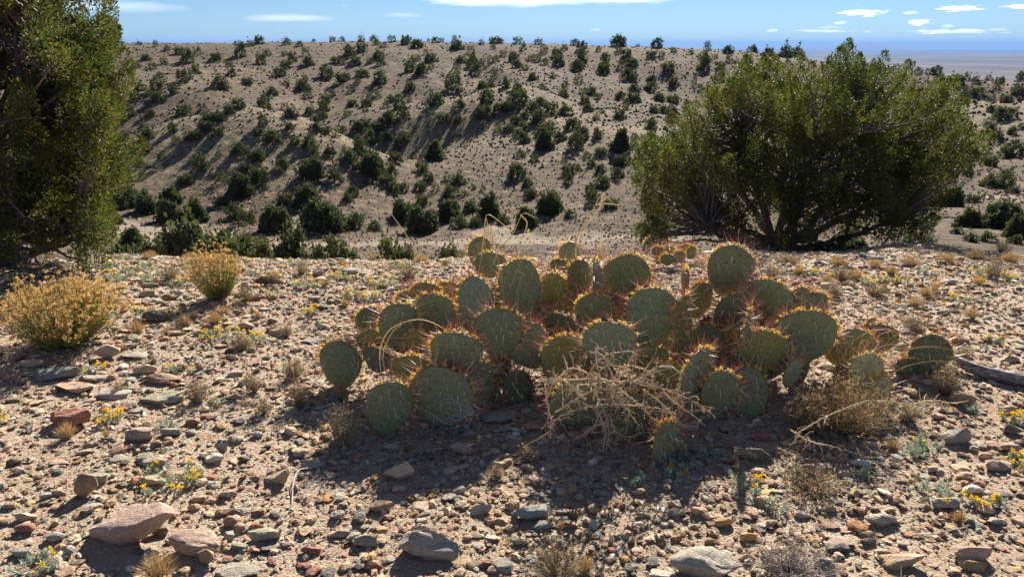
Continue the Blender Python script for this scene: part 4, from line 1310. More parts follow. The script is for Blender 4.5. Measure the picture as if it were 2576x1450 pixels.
R7 = """650,585,520,330,w,pinkish grey,12; 432,402,115,140,u,brown; 980,655,280,200,c,pinkish grey; 1048,745,92,82,u,brown; 1180,805,265,105,s,grey; 1410,335,190,125,w,tan,24; 2020,318,200,105,b,tan,8; 1330,632,172,95,w,greenish grey,8
1530,600,92,90,b,tan; 2140,690,350,175,b,grey,-6; 1190,562,130,80,b,brown; 1160,515,112,52,c,dark brown; 1122,190,66,72,u,blue grey; 1080,245,112,60,c,white; 1230,245,80,56,b,dark grey; 1500,205,92,82,c,greenish grey; 2420,495,112,82,b,light grey
2510,555,102,80,c,brown; 2490,205,72,52,c,tan; 2510,272,92,56,c,tan; 1580,800,82,86,c,red brown; 1655,805,80,84,c,dark grey; 1735,785,82,66,c,tan; 1880,785,112,72,c,red brown; 2530,772,112,95,c,grey; 2385,762,92,82,c,tan; 130,540,112,56,c,tan; 130,592,112,72,c,red brown
1440,670,72,52,c,pinkish grey; 1200,685,102,52,c,greenish grey; 2125,552,58,38,w,white; 1945,540,72,42,c,red brown; 1915,595,82,42,s,ochre; 1580,272,132,52,c,grey; 300,260,122,52,s,pinkish grey; 290,482,62,52,c,tan; 300,412,80,52,c,tan; 1075,372,62,28,c,white
460,500,46,32,c,light grey; 1190,130,80,70,c,brown; 810,610,130,70,b,brown; 700,705,80,50,c,dark grey; 770,712,90,46,c,grey; 2000,400,90,34,c,pinkish grey; 2390,395,60,66,c,brown; 1150,425,90,36,c,tan; 1110,520,70,36,c,brown; 2350,640,60,40,c,tan; 60,480,80,50,c,tan
1640,215,60,34,c,tan; 70,260,90,40,c,brown; 1290,510,70,60,c,brown; 560,395,50,36,c,brown; 980,485,70,46,c,tan; 1720,620,120,50,c,pinkish grey; 1290,585,80,44,c,red brown; 270,640,120,52,c,grey; 350,720,70,50,u,blue grey; 30,560,80,50,c,brown; 1000,450,80,36,c,tan; 1380,510,60,50,c,grey; 2290,340,60,50,c,tan; 860,655,60,50,c,ochre; 2120,605,110,40,c,grey; 1850,660,140,60,c,greenish grey; 1490,560,60,40,c,tan"""
rocks(R7, lambda X: X * .5, lambda Y: 1030.4 + Y * .5, .5)
R8 = """1225,215,172,125,b,dark grey; 190,272,82,92,w,tan; 415,345,72,52,c,dark grey; 985,790,390,150,c,grey; 755,822,142,40,s,light grey; 100,520,212,88,w,blue grey,8; 155,582,112,58,c,blue grey; 285,570,112,72,c,brown; 565,745,62,60,c,rust; 1060,565,112,66,b,ochre
1210,515,82,72,c,brown; 1180,637,102,60,c,ochre; 1600,495,72,52,c,brown; 1460,525,82,50,c,grey; 1690,360,62,42,c,tan; 1850,560,162,60,c,light grey; 1660,650,172,90,s,pinkish grey; 1630,692,130,46,b,dark grey; 1800,660,82,56,c,dark grey; 1870,720,92,42,c,tan
2325,715,212,115,c,pink tan; 2320,780,132,60,c,ochre; 2230,125,160,112,b,grey; 2140,30,82,52,c,tan; 2312,400,102,38,c,white; 2440,280,152,60,c,pink tan; 2505,190,112,60,c,pinkish grey; 2520,100,112,66,b,dark brown; 2550,540,72,98,c,pink tan; 2320,572,102,38,s,blue grey
1960,760,240,60,c,tan,10; 1815,812,72,60,w,tan; 2130,300,102,32,c,pinkish grey; 2270,332,92,42,c,tan; 710,752,82,92,b,dark grey; 1312,790,72,58,c,grey; 50,662,102,52,c,pink tan; 772,573,60,32,w,light grey; 1560,500,60,40,c,tan; 1300,570,90,40,c,tan; 640,570,50,30,c,white
440,560,60,40,c,tan; 660,530,80,40,c,grey; 870,450,60,40,c,dark grey; 1680,200,80,60,c,dark brown; 1500,240,80,30,c,dark brown; 2380,230,90,30,c,tan; 2120,130,60,30,c,brown; 1900,500,60,40,c,tan; 2070,480,70,46,c,tan; 2420,480,80,36,c,pink tan; 1180,740,90,50,c,pink tan; 60,240,60,60,b,blue grey
930,180,40,24,c,tan; 75,280,60,30,c,white; 500,700,60,50,c,red brown; 820,640,70,50,c,red brown; 1420,690,80,36,c,tan; 1290,700,60,36,c,tan; 2440,440,80,34,c,pink tan; 2150,560,70,36,c,pink tan"""
rocks(R8, lambda X: 1288 + X * .5, lambda Y: 1030.4 + Y * .5, .5)
R6 = """1590,190,82,38,c,grey; 1910,200,62,56,c,brown; 2060,190,180,32,s,dark brown; 1300,225,92,28,c,light grey; 1520,235,92,30,c,light grey; 1640,312,102,50,c,light grey; 1970,335,72,42,c,brown; 2300,465,84,36,c,blue grey; 2060,460,62,32,c,light grey; 2070,572,82,42,c,white
2400,960,190,100,c,brown,-14; 1925,160,92,28,c,blue grey; 1380,240,60,26,c,light grey; 1700,230,70,26,c,light grey; 1450,300,70,30,b,red brown; 1530,285,60,30,c,dark grey; 1750,300,60,30,c,pink tan; 2330,290,100,32,c,light grey; 2380,630,120,40,b,brown; 2230,620,90,32,c,tan"""
rocks(R6, lambda X: 1352.4 + X * .4441, lambda Y: 579.6 + Y * .4441, .4441)
R5 = """1368,1300,285,135,s,grey,8; 1475,1405,82,50,c,light grey; 1612,1390,152,80,c,brown; 1395,1402,92,60,c,blue grey; 1640,1185,112,36,s,tan; 310,285,132,46,c,grey; 90,300,92,40,c,dark grey; 640,405,112,42,c,light grey; 555,395,82,34,c,tan; 120,380,82,30,c,light grey; 730,400,82,30,c,light grey; 250,230,90,26,c,tan; 60,480,110,36,c,grey"""
rocks(R5, lambda X: 772.8 + X * .3554, lambda Y: 579.6 + Y * .3554, .3554)
# the remaining largest stones of the gravel
kcol = list(STONE_COL)
wts = np.array([.27, .07, .13, .03, .06, .20, .05, .06, .04, .02, .04, .08, .02, .05]); wts /= wts.sum()
rr = np.random.default_rng(77)
tries = 0
while len(rock_items) < 292 and tries < 4000:
    tries += 1
    u = rr.uniform(0, 2576); v = 650 + 790 * rr.random() ** .8
    w = rr.uniform(24, 44) * (1 + (v - 650) / 900)
    if 900 < u < 2320 and 640 < v < 1060: continue
    if w < 28 and v > 1100: continue
    p = ground_hit(u, v)
    if rock_places:
        q = np.array(rock_places)
        if (np.hypot(q[:, 0] - p[0], q[:, 1] - p[1]) < q[:, 2] + w * depth_of(p) / FOC / 2).any(): continue
    add_rock(u, v, w, w * rr.uniform(.4, .62) * (.75 + .3 * (v - 650) / 790), 'slab' if rr.random() < .22 else 'cobble' if rr.random() < .7 else 'block', kcol[rr.choice(len(kcol), p=wts)], 9000 + tries)
number_labels(rock_items)

# ------------------------------------------------------------------ gravel
gcols = np.array([STONE_COL[k] for k in kcol])
def scatter(n, rlo, rhi, power, smin, smax, sub, seed, az=44, sexp=2.6, by_r=0.0):
    r_ = np.random.default_rng(seed)
    t_ = r_.random(n)
    r = (rlo ** power + t_ * (rhi ** power - rlo ** power)) ** (1 / power)
    a = r_.uniform(-1, 1, n) * np.radians(az - 4.5 * np.clip((r - 1.5) / 3, 0, 1))
    r = r * (1 + (1 / np.cos(a * .8) - 1) * np.clip((r - 1) / 3, 0, 1))
    x, y = r * np.sin(a), r * np.cos(a)
    s = smin + (smax - smin) * r_.random(n) ** sexp
    s = s * (1 + by_r * (r - 2))
    clus = vnoise(x * 3.1, y * 3.1, 5) + .6 * vnoise(x * 9, y * 9, 6)
    keep = clus + r_.uniform(-.5, .5, n) > -.72
    x, y, s = x[keep], y[keep], s[keep]
    q = np.array(rock_places)
    for (qx, qy, qr) in q[q[:, 2] > .05]:
        near = np.hypot(x - qx, y - qy) < qr * .8
        x, y, s = x[~near], y[~near], s[~near]
    n = len(x)
    z = terrain(x, y)
    shapes = []
    for k in range(22):
        v, f = ICO[sub]
        v = v.copy()
        for _ in range(5 if sub else 0):
            nn = unit(r_.normal(size=3)); c = r_.uniform(.45, .85)
            v = v - nn * np.maximum(0, v @ nn - c)[:, None] * .95
        v = v * (1 + r_.normal(size=(len(v), 1)) * (.22 if sub == 0 else .10 if sub == 1 else .05))
        v = v / np.abs(v).max()
        shapes.append(v)
    shapes = np.array(shapes)
    sh = r_.integers(0, 22, n)
    sc = np.stack([s * r_.uniform(.75, 1.3, n), s * r_.uniform(.55, 1.0, n), s * r_.uniform(.22, .58, n)], -1)
    V = shapes[sh] * sc[:, None, :] * .5
    a1, a2 = r_.random(n) * 6.28, r_.normal(size=n) * .25
    V = np.stack([V[..., 0] * np.cos(a2)[:, None] - V[..., 2] * np.sin(a2)[:, None], V[..., 1], V[..., 0] * np.sin(a2)[:, None] + V[..., 2] * np.cos(a2)[:, None]], -1)
    V = np.stack([V[..., 0] * np.cos(a1)[:, None] - V[..., 1] * np.sin(a1)[:, None], V[..., 0] * np.sin(a1)[:, None] + V[..., 1] * np.cos(a1)[:, None], V[..., 2]], -1)
    V = V + np.stack([x, y, z + sc[:, 2] * .28], -1)[:, None, :]
    nv = V.shape[1]
    F = ICO[sub][1][None] + (np.arange(n) * nv)[:, None, None]
    c = gcols[r_.choice(len(kcol), n, p=wts)] * r_.uniform(.62, 1.28, (n, 1))
    return V.reshape(-1, 3), F.reshape(-1, 3), np.repeat(c, nv, 0)
gb = Bag()
for args in ((2500, 1.0, 7.2, 1.3, .030, .070, 2, 1, 44, 1.8, .08), (17000, 1.0, 7.2, 1.3, .022, .048, 1, 4, 44, 1.6, .10), (11000, .9, 7.4, 1.25, .012, .028, 1, 2, 44, 1.5, .14), (40000, .9, 7.4, 1.25, .009, .025, 0, 9, 44, 1.5, .16)):
    v, f, c = scatter(*args)
    gb.add(v, tris=f, col=c)
gb.obj('gravel', [MAT['gravel']], kind='stuff')
gb = Bag()
v, f, c = scatter(34000, .9, 4.8, 1.15, .005, .012, 0, 3, 43, 1.4, .15)
gb.add(v, tris=f, col=c)
gb.obj('grit', [MAT['gravel']], kind='stuff')
# ------------------------------------------------------------------ plants on the gravel
def base_of(u, v):
    p = ground_hit(u, v)
    return p, depth_of(p) / FOC

def golden_bush(u, vb, w, h, label, seed, n=150):
    r_ = np.random.default_rng(seed)
    p, s = base_of(u, vb)
    W, H = w * s, h * s / .96
    root = thing('golden_bush', label, 'bush', p, 'golden seed headed bushes')
    st, lf, fl = Bag(), Bag(), Bag()
    for k in range(n):
        a = r_.random() * 6.28; f = r_.random() ** .55
        b0 = np.array([math.cos(a), math.sin(a), 0]) * W * .12 * f
        tip = np.array([math.cos(a) * W * .48 * f, math.sin(a) * W * .42 * f, H * (1 - .42 * f * f) * r_.uniform(.62, 1.08) * (1 + .12 * math.sin(2 * a + seed))])
        mid = (b0 + tip) / 2 + np.array([math.cos(a), math.sin(a), 0]) * W * .05 + [0, 0, -H * .04]
        pth = bez(b0, mid, tip, 6)
        tube(st, p + pth, np.linspace(.0022, .0009, 6), 3, col=np.array((.30, .22, .12)) * r_.uniform(.7, 1.2))
        m_ = 34
        t_ = r_.uniform(.12, .80, m_)
        bp = np.array([(1 - q) ** 2 * b0 + 2 * q * (1 - q) * mid + q * q * tip for q in t_])
        g = np.clip(t_[:, None] * 1.0 + r_.normal(size=(m_, 1)) * .15, 0, 1)
        cc = np.array((.085, .15, .035)) * (1 - g) + np.array((.26, .24, .08)) * g
        blades(lf, p + bp, unit(r_.normal(size=(m_, 3)) * .6 + [0, 0, .9]), r_.uniform(.015, .03, m_), .003, cc)
        for _ in range(r_.integers(3, 6)):
            e = tip + r_.normal(size=3) * np.array([.022, .022, .016])
            tube(st, p + np.array([mid * .3 + tip * .7, e]), [.0008, .0006], 3, col=(.42, .28, .12))
            mm = 13
            blades(fl, p + e + r_.normal(size=(mm, 3)) * .0035, unit(r_.normal(size=(mm, 3)) + [0, 0, .6]), r_.uniform(.006, .012, mm), .004,
                   np.array((.62, .43, .18)) * r_.uniform(.6, 1.35, (mm, 1)))
    st.obj('stems', [MAT['dry']], root, p, kind='stuff')
    lf.obj('leaves', [MAT['juniper']], root, p, kind='stuff')
    fl.obj('seed_heads', [MAT['gold']], root, p, kind='stuff')
golden_bush(172, 862, 325, 160, 'wide golden topped bush on the left, dark green at its base', 1, 300)
golden_bush(552, 752, 140, 132, 'middle sized upright golden bush above the gravel, black stems at its foot', 2, 110)
golden_bush(464, 650, 62, 55, 'smallest golden bush, right at the far gravel rim', 3, 40)

silver_items = []
def silver_plant(u, vb, w, flowers, seed, dens=1.0):
    r_ = np.random.default_rng(seed)
    p, s = base_of(u, vb)
    W = w * s
    root = thing('woolly_flower_plant', '', 'wild flower' if flowers else 'small plant', p, 'silvery plants on the gravel')
    lf, fl = Bag(), Bag()
    ns = int(np.clip(W * 130 * dens, 7, 46))
    for k in range(ns):
        a = r_.random() * 6.28; f = math.sqrt(r_.random())
        b0 = np.array([math.cos(a) * W * .46 * f, math.sin(a) * W * .34 * f, 0])
        b0[2] = float(terrain(p[0] + b0[0], p[1] + b0[1])) - p[2]
        hh = r_.uniform(.018, .036) * (1.25 - .5 * f) * min(1.3, .75 + W * 2)
        lean = unit(np.array([math.cos(a) * f * .6, math.sin(a) * f * .6, 1]) + r_.normal(size=3) * .2)
        m_ = 17
        t_ = r_.random(m_)
        bs = b0 + lean * hh * t_[:, None]
        d = unit(lean * .8 + r_.normal(size=(m_, 3)) * .55)
        cc = (np.array((.36, .41, .34)) if r_.random() < .8 else np.array((.36, .34, .24))) * r_.uniform(.7, 1.3, (m_, 1))
        blades(lf, p + bs, d, r_.uniform(.012, .026, m_), r_.uniform(.004, .0062, m_), cc)
        if r_.random() < flowers * .75:
            e = b0 + lean * (hh + r_.uniform(.006, .018))
            tube(lf, p + np.array([b0, e]), [.0009, .0008], 3, col=(.32, .34, .22))
            for _ in range(r_.integers(2, 5)):
                c = e + r_.normal(size=3) * .006
                mm = 10
                blades(fl, p + c + r_.normal(size=(mm, 3)) * .002, unit(r_.normal(size=(mm, 3)) + [0, 0, .8]), .007, .0058, np.array((.74, .56, .05)) * r_.uniform(.75, 1.2, (mm, 1)))
    lf.obj('leaves', [MAT['silver_leaf']], root, p, kind='stuff')
    if fl.n: fl.obj('flowers', [MAT['petal']], root, p, kind='stuff')
    row = next(t_ for lim, t_ in ROWS if vb <= lim)
    colm = next(t_ for lim, t_ in (COLS if vb > 960 else COLS_UP) if u <= lim)
    size = 'wide' if w > 100 else 'medium' if w > 58 else 'small'
    silver_items.append(dict(o=root, desc=size + (' silvery plant with yellow flowers' if flowers > .3 else ' silvery plant, few flowers' if flowers else ' silvery plant without flowers'), place=row + ' ' + colm, u=u))
SILV = """455,935,55,.6 420,1215,170,.42 280,1060,72,.7 230,940,60,.5 358,790,50,.5 425,798,34,.8 560,850,92,.85 645,862,62,.6 790,790,52,.8 95,1432,120,.4 4,1062,34,.9 540,1020,48,0 410,1080,50,0
1595,1212,60,.12 1880,1232,90,.35 1945,1272,80,0 2182,1200,56,0 2012,1198,30,0 2350,1245,130,.35 2482,1265,72,.6 2562,1168,60,.8 2562,1062,70,.9 2270,712,42,.9 2412,757,60,.95 2465,690,52,.9 2212,706,44,.8
1725,1150,70,.05 1790,1142,52,0 700,702,50,.3 862,700,62,.5 770,722,72,.35 600,662,60,.2 350,680,100,.05 300,700,82,.1 255,672,80,.05 400,702,90,.1 872,682,50,.4 935,752,44,.7 962,715,80,.5 1112,1056,62,0 1005,672,60,.3
2290,1142,66,0 2335,1122,60,.15 815,650,60,.1 640,690,50,.1 480,668,70,.1 1170,1090,46,0 2450,1035,40,0 1700,1205,60,.08 900,930,36,.8 2110,700,40,.5 2500,860,44,.7 1060,650,50,.3 740,668,60,.3 150,672,60,.1
890,745,50,.5 320,650,60,.05 520,705,50,.3 2050,692,40,.4 2540,700,36,.8 2330,690,40,.2 690,745,44,.2 1740,1180,40,0 2180,712,40,.5 30,700,60,.1 450,715,60,.15 930,648,50,.5"""
for k, tok in enumerate(SILV.split()):
    u, v, w, fl_ = (float(a) for a in tok.split(','))
    silver_plant(u, v, w, fl_, 400 + k)
number_labels(silver_items)

dry_items = []
def dry_shrub(u, vb, w, h, seed, col=(.34, .26, .17), leaf=(.42, .36, .22), n=None, name='dry_shrub', word='wiry grey brown dry shrub', leafy_=1.0):
    r_ = np.random.default_rng(seed)
    p, s = base_of(u, vb)
    W, H = w * s, h * s
    b = Bag(); lf = Bag()
    n = n or int(np.clip(W * 380, 26, 150))
    for k in range(n):
        a = r_.random() * 6.28; f = r_.random() ** .6
        b0 = np.array([math.cos(a), math.sin(a), 0]) * W * .06
        tip = np.array([math.cos(a) * W * .5 * f, math.sin(a) * W * .42 * f, H * (1 - .5 * f * f) * r_.uniform(.6, 1.05)])
        mid = (b0 + tip) / 2 + r_.normal(size=3) * W * .05
        pth = bez(b0, mid, tip, 6) + np.vstack([np.zeros(3), r_.normal(size=(5, 3)) * .003])
        c = np.array(col) * r_.uniform(.6, 1.4)
        tube(b, p + pth, np.linspace(.0017, .0007, 6), 3, col=c)
        for _ in range(4):
            s0 = pth[r_.integers(2, 6)]
            e0 = s0 + unit(r_.normal(size=3) + [0, 0, .7]) * r_.uniform(.010, .035)
            tube(b, p + np.array([s0, e0]), [.0009, .0005], 3, col=c * 1.1)
            m_ = int(3 * leafy_)
            if m_:
                blades(lf, p + e0 + r_.normal(size=(m_, 3)) * .004, unit(r_.normal(size=(m_, 3)) + [0, 0, .5]), r_.uniform(.005, .010, m_), .0024, np.array(leaf) * r_.uniform(.6, 1.3, (m_, 1)))
    root = thing(name, word, 'shrub', p, 'dry shrubs on the gravel')
    b.obj('twigs', [MAT['dry']], root, p, kind='stuff')
    if lf.n: lf.obj('leaves', [MAT['dry']], root, p, kind='stuff')
    row = next(t_ for lim, t_ in ROWS if vb <= lim)
    colm = next(t_ for lim, t_ in (COLS if vb > 960 else COLS_UP) if u <= lim)
    dry_items.append(dict(o=root, desc=('large ' if w > 110 else 'small ' if w < 66 else '') + word, place=row + ' ' + colm, u=u))
    return root
DRY = """755,1022,86,70 640,985,60,50 500,1008,70,60 740,950,70,56 862,1120,118,120 2372,990,92,96 622,760,52,44 430,705,62,44 690,712,42,34 1400,1450,150,105 610,880,72,46 2500,700,60,60 2120,705,60,36
1030,700,60,40 575,665,50,40 1940,700,64,36 2200,745,60,34 820,905,50,44 665,1040,50,44 1330,1160,56,44 2280,1060,80,50 2060,760,70,40 2290,830,70,40 1985,665,80,26 2420,905,60,40 720,850,46,36 300,990,36,30 2100,745,50,30 2520,640,60,40 2450,655,60,34 860,1010,46,60 1250,1200,44,30 760,690,40,30"""
for k, tok in enumerate(DRY.split()):
    u, v, w, h = (float(a) for a in tok.split(','))
    dry_shrub(u, v, w, h, 700 + k)
dry_shrub(2120, 1085, 250, 160, 770, col=(.33, .24, .13), leaf=(.50, .36, .18), n=260, word='tangled straw brown shrub', leafy_=1.6)
dry_shrub(2020, 1085, 150, 120, 771, col=(.25, .19, .12), leaf=(.42, .30, .15), n=120, word='tangled dark straw shrub', leafy_=1.6)
dry_shrub(1990, 1442, 250, 66, 772, col=(.42, .37, .34), leaf=(.4, .35, .3), n=150, word='flattened mat of grey dead twigs', leafy_=.4)
dry_shrub(1905, 668, 120, 62, 773, col=(.26, .23, .23), leaf=(.3, .27, .25), n=50, word='bare grey dead twigs', leafy_=0)
dry_shrub(1000, 1010, 90, 70, 774, col=(.40, .30, .16), leaf=(.5, .36, .15), n=50, word='golden dry shrub under the pads', leafy_=1.6)
dry_shrub(2040, 1235, 230, 50, 775, col=(.30, .23, .14), leaf=(.42, .33, .2), n=70, word='sprawling dry stems', leafy_=1.2)
number_labels(dry_items)

tuft_items = []
def tuft(u, vb, w, h, seed, col=(.60, .47, .27), n=None, spread=1.0, name='grass_tuft', word='straw coloured grass tuft'):
    r_ = np.random.default_rng(seed)
    p, s = base_of(u, vb)
    W, H = w * s, h * s
    b = Bag()
    n = n or int(np.clip(W * 1600, 70, 420))
    a = r_.random(n) * 6.28; f = r_.random(n) ** .7
    b0 = np.stack([np.cos(a), np.sin(a), np.zeros(n)], -1) * (W * .16 * r_.random(n))[:, None]
    tip = np.stack([np.cos(a) * W * .5 * f, np.sin(a) * W * .45 * f, H * (1 - .55 * f * f) * r_.uniform(.6, 1.05, n)], -1)
    mid = b0 * .5 + tip * .5 + np.array([0, 0, H * .10])
    c = np.array(col) * r_.uniform(.6, 1.3, (n, 1))
    hairs(b, p + b0, p + mid, .0012, c)
    hairs(b, p + mid + (b0 - mid) * .12, p + tip, .0009, c * 1.1)
    root = thing(name, word, 'grass', p, 'dry grass tufts on the gravel')
    b.obj('blades', [MAT['dry']], root, p, kind='stuff')
    row = next(t_ for lim, t_ in ROWS if vb <= lim)
    colm = next(t_ for lim, t_ in (COLS if vb > 960 else COLS_UP) if u <= lim)
    tuft_items.append(dict(o=root, desc=('broad ' if w > 90 else 'tiny ' if w < 38 else '') + word, place=row + ' ' + colm, u=u))
TUFT = """540,815,64,44 466,818,46,36 345,838,62,44 170,1100,72,52 400,1450,130,84 1440,1245,34,44 265,1042,32,26 310,880,26,26 2200,1322,44,34 2410,1312,50,40 562,790,50,30 540,745,60,34 2150,700,60,30 650,800,30,24 1470,1440,90,60 860,670,40,24
2245,1130,60,40 270,1100,26,34 870,770,40,26 2080,715,60,30 2010,690,50,30 2240,690,50,30 2330,745,60,34 690,830,30,20 990,1075,40,30 1410,1330,26,26 2400,860,60,34 2440,800,60,34 380,652,50,30 480,655,60,26 760,655,60,26 800,648,50,30 940,650,60,30 1000,655,50,24 1060,660,60,24 1120,668,40,24 2110,668,70,30 2200,672,60,26 2290,668,70,30 2380,662,70,34 2450,655,60,30 2540,660,70,34 2300,770,60,30 420,840,30,22 820,720,40,26 490,800,30,24"""
for k, tok in enumerate(TUFT.split()):
    u, v, w, h = (float(a) for a in tok.split(','))
    tuft(u, v, w, h, 900 + k)
tuft(895, 652, 50, 78, 960, col=(.62, .42, .16), n=120, word='tall upright orange straw grass')
tuft(620, 648, 26, 26, 961, col=(.62, .42, .16), n=60, word='short orange straw grass')
tuft(2350, 735, 40, 70, 962, col=(.62, .45, .18), n=70, word='upright straw grass')
tuft(2462, 715, 60, 34, 963, col=(.66, .5, .12), n=120, word='yellow grass clump')
tuft(1515, 650, 70, 60, 964, col=(.6, .47, .24), n=60, word='thin straw grass behind cactus')
tuft(1760, 665, 90, 50, 965, col=(.6, .42, .2), n=120, word='golden grass behind cactus')
number_labels(tuft_items)

# long arching grass that spills from the right end of the cactus
def arcs(name, label, cat, foot, dist, strokes, col, rad, mat='dry', seed=0, head=False, group=None):
    """strokes: polylines of (u, v[, depth offset])"""
    r_ = np.random.default_rng(seed)
    o_ = ground_hit(*foot)
    root = thing(name, label, cat, o_, group)
    for st in strokes:
        b = Bag()
        pts = [at(q[0], q[1], dist + (q[2] if len(q) > 2 else 0)) for q in st]
        pth = smooth_path(pts, 26)
        tube(b, pth, np.linspace(rad, rad * .45, len(pth)), 5, col=np.array(col) * r_.uniform(.8, 1.15))
        if head:
            m_ = 26
            i = r_.integers(int(len(pth) * .72), len(pth), m_)
            blades(b, pth[i], unit(np.gradient(pth, axis=0)[i] * 60 + r_.normal(size=(m_, 3)) * .35), .014, .0026, np.array(col) * r_.uniform(.8, 1.2, (m_, 1)))
        b.obj('stem', [MAT[mat]], root, o_, smooth=True)
    return root
STR = (.74, .62, .36)
arcs('tall_grass', 'tall bent straw grass stalk with drooping leaves rising above the cactus', 'grass', (1450, 660), 3.25,
     [[(1448, 640), (1455, 590), (1490, 530), (1515, 490), (1560, 475), (1600, 465)], [(1516, 490), (1510, 520), (1478, 562), (1450, 620)],
      [(1518, 486), (1532, 500), (1550, 518)], [(1500, 515), (1530, 512), (1560, 516)]], STR, .0032, seed=1)
arcs('tall_grass', 'curled dry grass heads over the left back pads of the cactus', 'grass', (1215, 680), 3.2,
     [[(1200, 700), (1212, 640), (1220, 560), (1226, 540), (1245, 548), (1275, 572), (1292, 586)], [(1240, 660), (1262, 620), (1290, 588), (1310, 545), (1322, 536), (1345, 548)],
      [(1310, 540), (1326, 562), (1312, 600), (1292, 640), (1280, 670)], [(1220, 572), (1232, 566), (1238, 590), (1240, 640)], [(1250, 640), (1235, 600), (1222, 545)]], STR, .0030, seed=2)
arcs('tall_grass', 'single nodding grass stem left of the cactus with a drooping head', 'grass', (1100, 760), 3.3,
     [[(1110, 760), (1080, 700), (1062, 655), (1040, 620), (1018, 585), (1000, 560), (978, 532), (955, 524)], [(984, 538), (980, 528), (962, 536)]], STR, .0028, head=False, seed=3)
arcs('tall_grass', 'hoop shaped yellow grass stem arching over the left pads', 'grass', (968, 1000), 2.62,
     [[(972, 985), (958, 930), (956, 880), (975, 835), (1010, 812), (1055, 803), (1090, 812), (1115, 825)], [(968, 930), (964, 890), (985, 838), (1010, 815)]], STR, .0028, seed=4)
arcs('tall_grass', 'feathery dry grass stalk behind the middle pads', 'grass', (1590, 760), 3.3,
     [[(1580, 790), (1592, 720), (1602, 660), (1618, 610), (1632, 595)], [(1360, 760), (1385, 690), (1400, 640), (1410, 600)], [(1330, 700), (1330, 640), (1332, 600), (1328, 580)]], STR, .0016, head=True, seed=5)
arcs('tall_grass', 'thin whitish looping grass stalk crossing the tallest left pads', 'grass', (1290, 800), 2.85,
     [[(1238, 590), (1262, 700), (1272, 780), (1290, 840)], [(1300, 800), (1296, 760), (1310, 700), (1318, 690), (1300, 680)], [(1250, 800), (1285, 720), (1330, 610)]], (.6, .52, .38), .0014, seed=6)
rz = np.random.default_rng(91)
st = []
for k in range(46):
    a = rz.uniform(0, 1)
    u0, v0 = 2150 + rz.normal() * 26, 965 + rz.normal() * 14
    du, dv = rz.uniform(-40, 230), rz.uniform(-150, -30)
    st.append([(u0, v0), (u0 + du * .35, v0 + dv * .8, .02), (u0 + du * .75, v0 + dv * 1.02, .05), (u0 + du, v0 + dv * rz.uniform(.55, 1.0), .1)])
arcs('arching_grass', 'sheaf of long golden grass blades arching over the right low pads', 'grass', (2150, 975), 2.82, st, (.60, .42, .18), .0013, seed=7)
st = []
for k in range(30):
    u0, v0 = rz.uniform(2130, 2420), rz.uniform(760, 880)
    L = rz.uniform(80, 230)
    an = rz.uniform(-.55, .1)
    st.append([(u0, v0), (u0 + L * .5 * math.cos(an), v0 + L * .5 * math.sin(an) - 10), (u0 + L * math.cos(an), v0 + L * math.sin(an) + 6)])
arcs('fallen_grass', 'long straw stems fallen across the gravel right of the cactus', 'grass', (2260, 850), 3.55, st, (.66, .5, .26), .0012, seed=8)

# ---- the thorny dead branch in front of the cactus
def thorny(label, foot, dist, strokes, seed, rad=.0037, col=(.62, .52, .38), twigs=1.25):
    r_ = np.random.default_rng(seed)
    o_ = ground_hit(*foot)
    root = thing('thorny_branch', label, 'dead branch', o_)
    tw = Bag()
    for st in strokes:
        b = Bag()
        pts = [at(q[0], q[1], dist + (q[2] if len(q) > 2 else 0)) for q in st]
        pth = smooth_path(pts, 40)
        pth = pth + r_.normal(size=pth.shape) * .0012
        L = np.linalg.norm(np.diff(pth, axis=0), axis=1).sum()
        c = np.array(col) * r_.uniform(.85, 1.2)
        tube(b, pth, np.linspace(rad, rad * .4, len(pth)), 6, col=c)
        b.obj('branch', [MAT['dry']], root, o_, smooth=True)
        for _ in range(int(L * 62 * twigs)):
            i = r_.integers(3, len(pth) - 1)
            d = unit(r_.normal(size=3) + [0, -.2, -.25])
            LL = r_.uniform(.012, .06) * (1 if r_.random() < .8 else 1.8)
            e = pth[i] + d * LL
            m_ = (pth[i] + e) / 2 + r_.normal(size=3) * LL * .22
            tp = bez(pth[i], m_, e, 6)
            tube(tw, tp, np.linspace(rad * .38, .0006, 6), 4, col=c * r_.uniform(.8, 1.25))
            for q_ in range(r_.integers(2, 5)):
                x = tp[r_.integers(2, 6)]
                k_ = 3
                dd = unit(r_.normal(size=(k_, 3)))
                hairs(tw, np.repeat(x[None], k_, 0), x + dd * r_.uniform(.005, .012, (k_, 1)), .0012, np.array((.60, .45, .28)) * r_.uniform(.7, 1.3))
    tw.obj('thorns', [MAT['dry']], root, o_, kind='stuff')
    return root
_rx = np.random.default_rng(12)
def wild():
    u0, v0 = _rx.uniform(1470, 1560), _rx.uniform(930, 1010)
    an = _rx.uniform(-math.pi, math.pi); L = _rx.uniform(60, 210)
    du, dv = math.cos(an) * L * 1.25, math.sin(an) * L * .62
    return [(u0, v0, 0), (u0 + du * .4 + _rx.normal() * 14, v0 + dv * .4 - 16, _rx.normal() * .04), (u0 + du * .75 + _rx.normal() * 14, v0 + dv * .75, _rx.normal() * .05), (u0 + du, v0 + dv + 22, _rx.normal() * .05)]
def S(*pts): return [Z6(*p[:2]) + tuple(p[2:]) for p in pts]
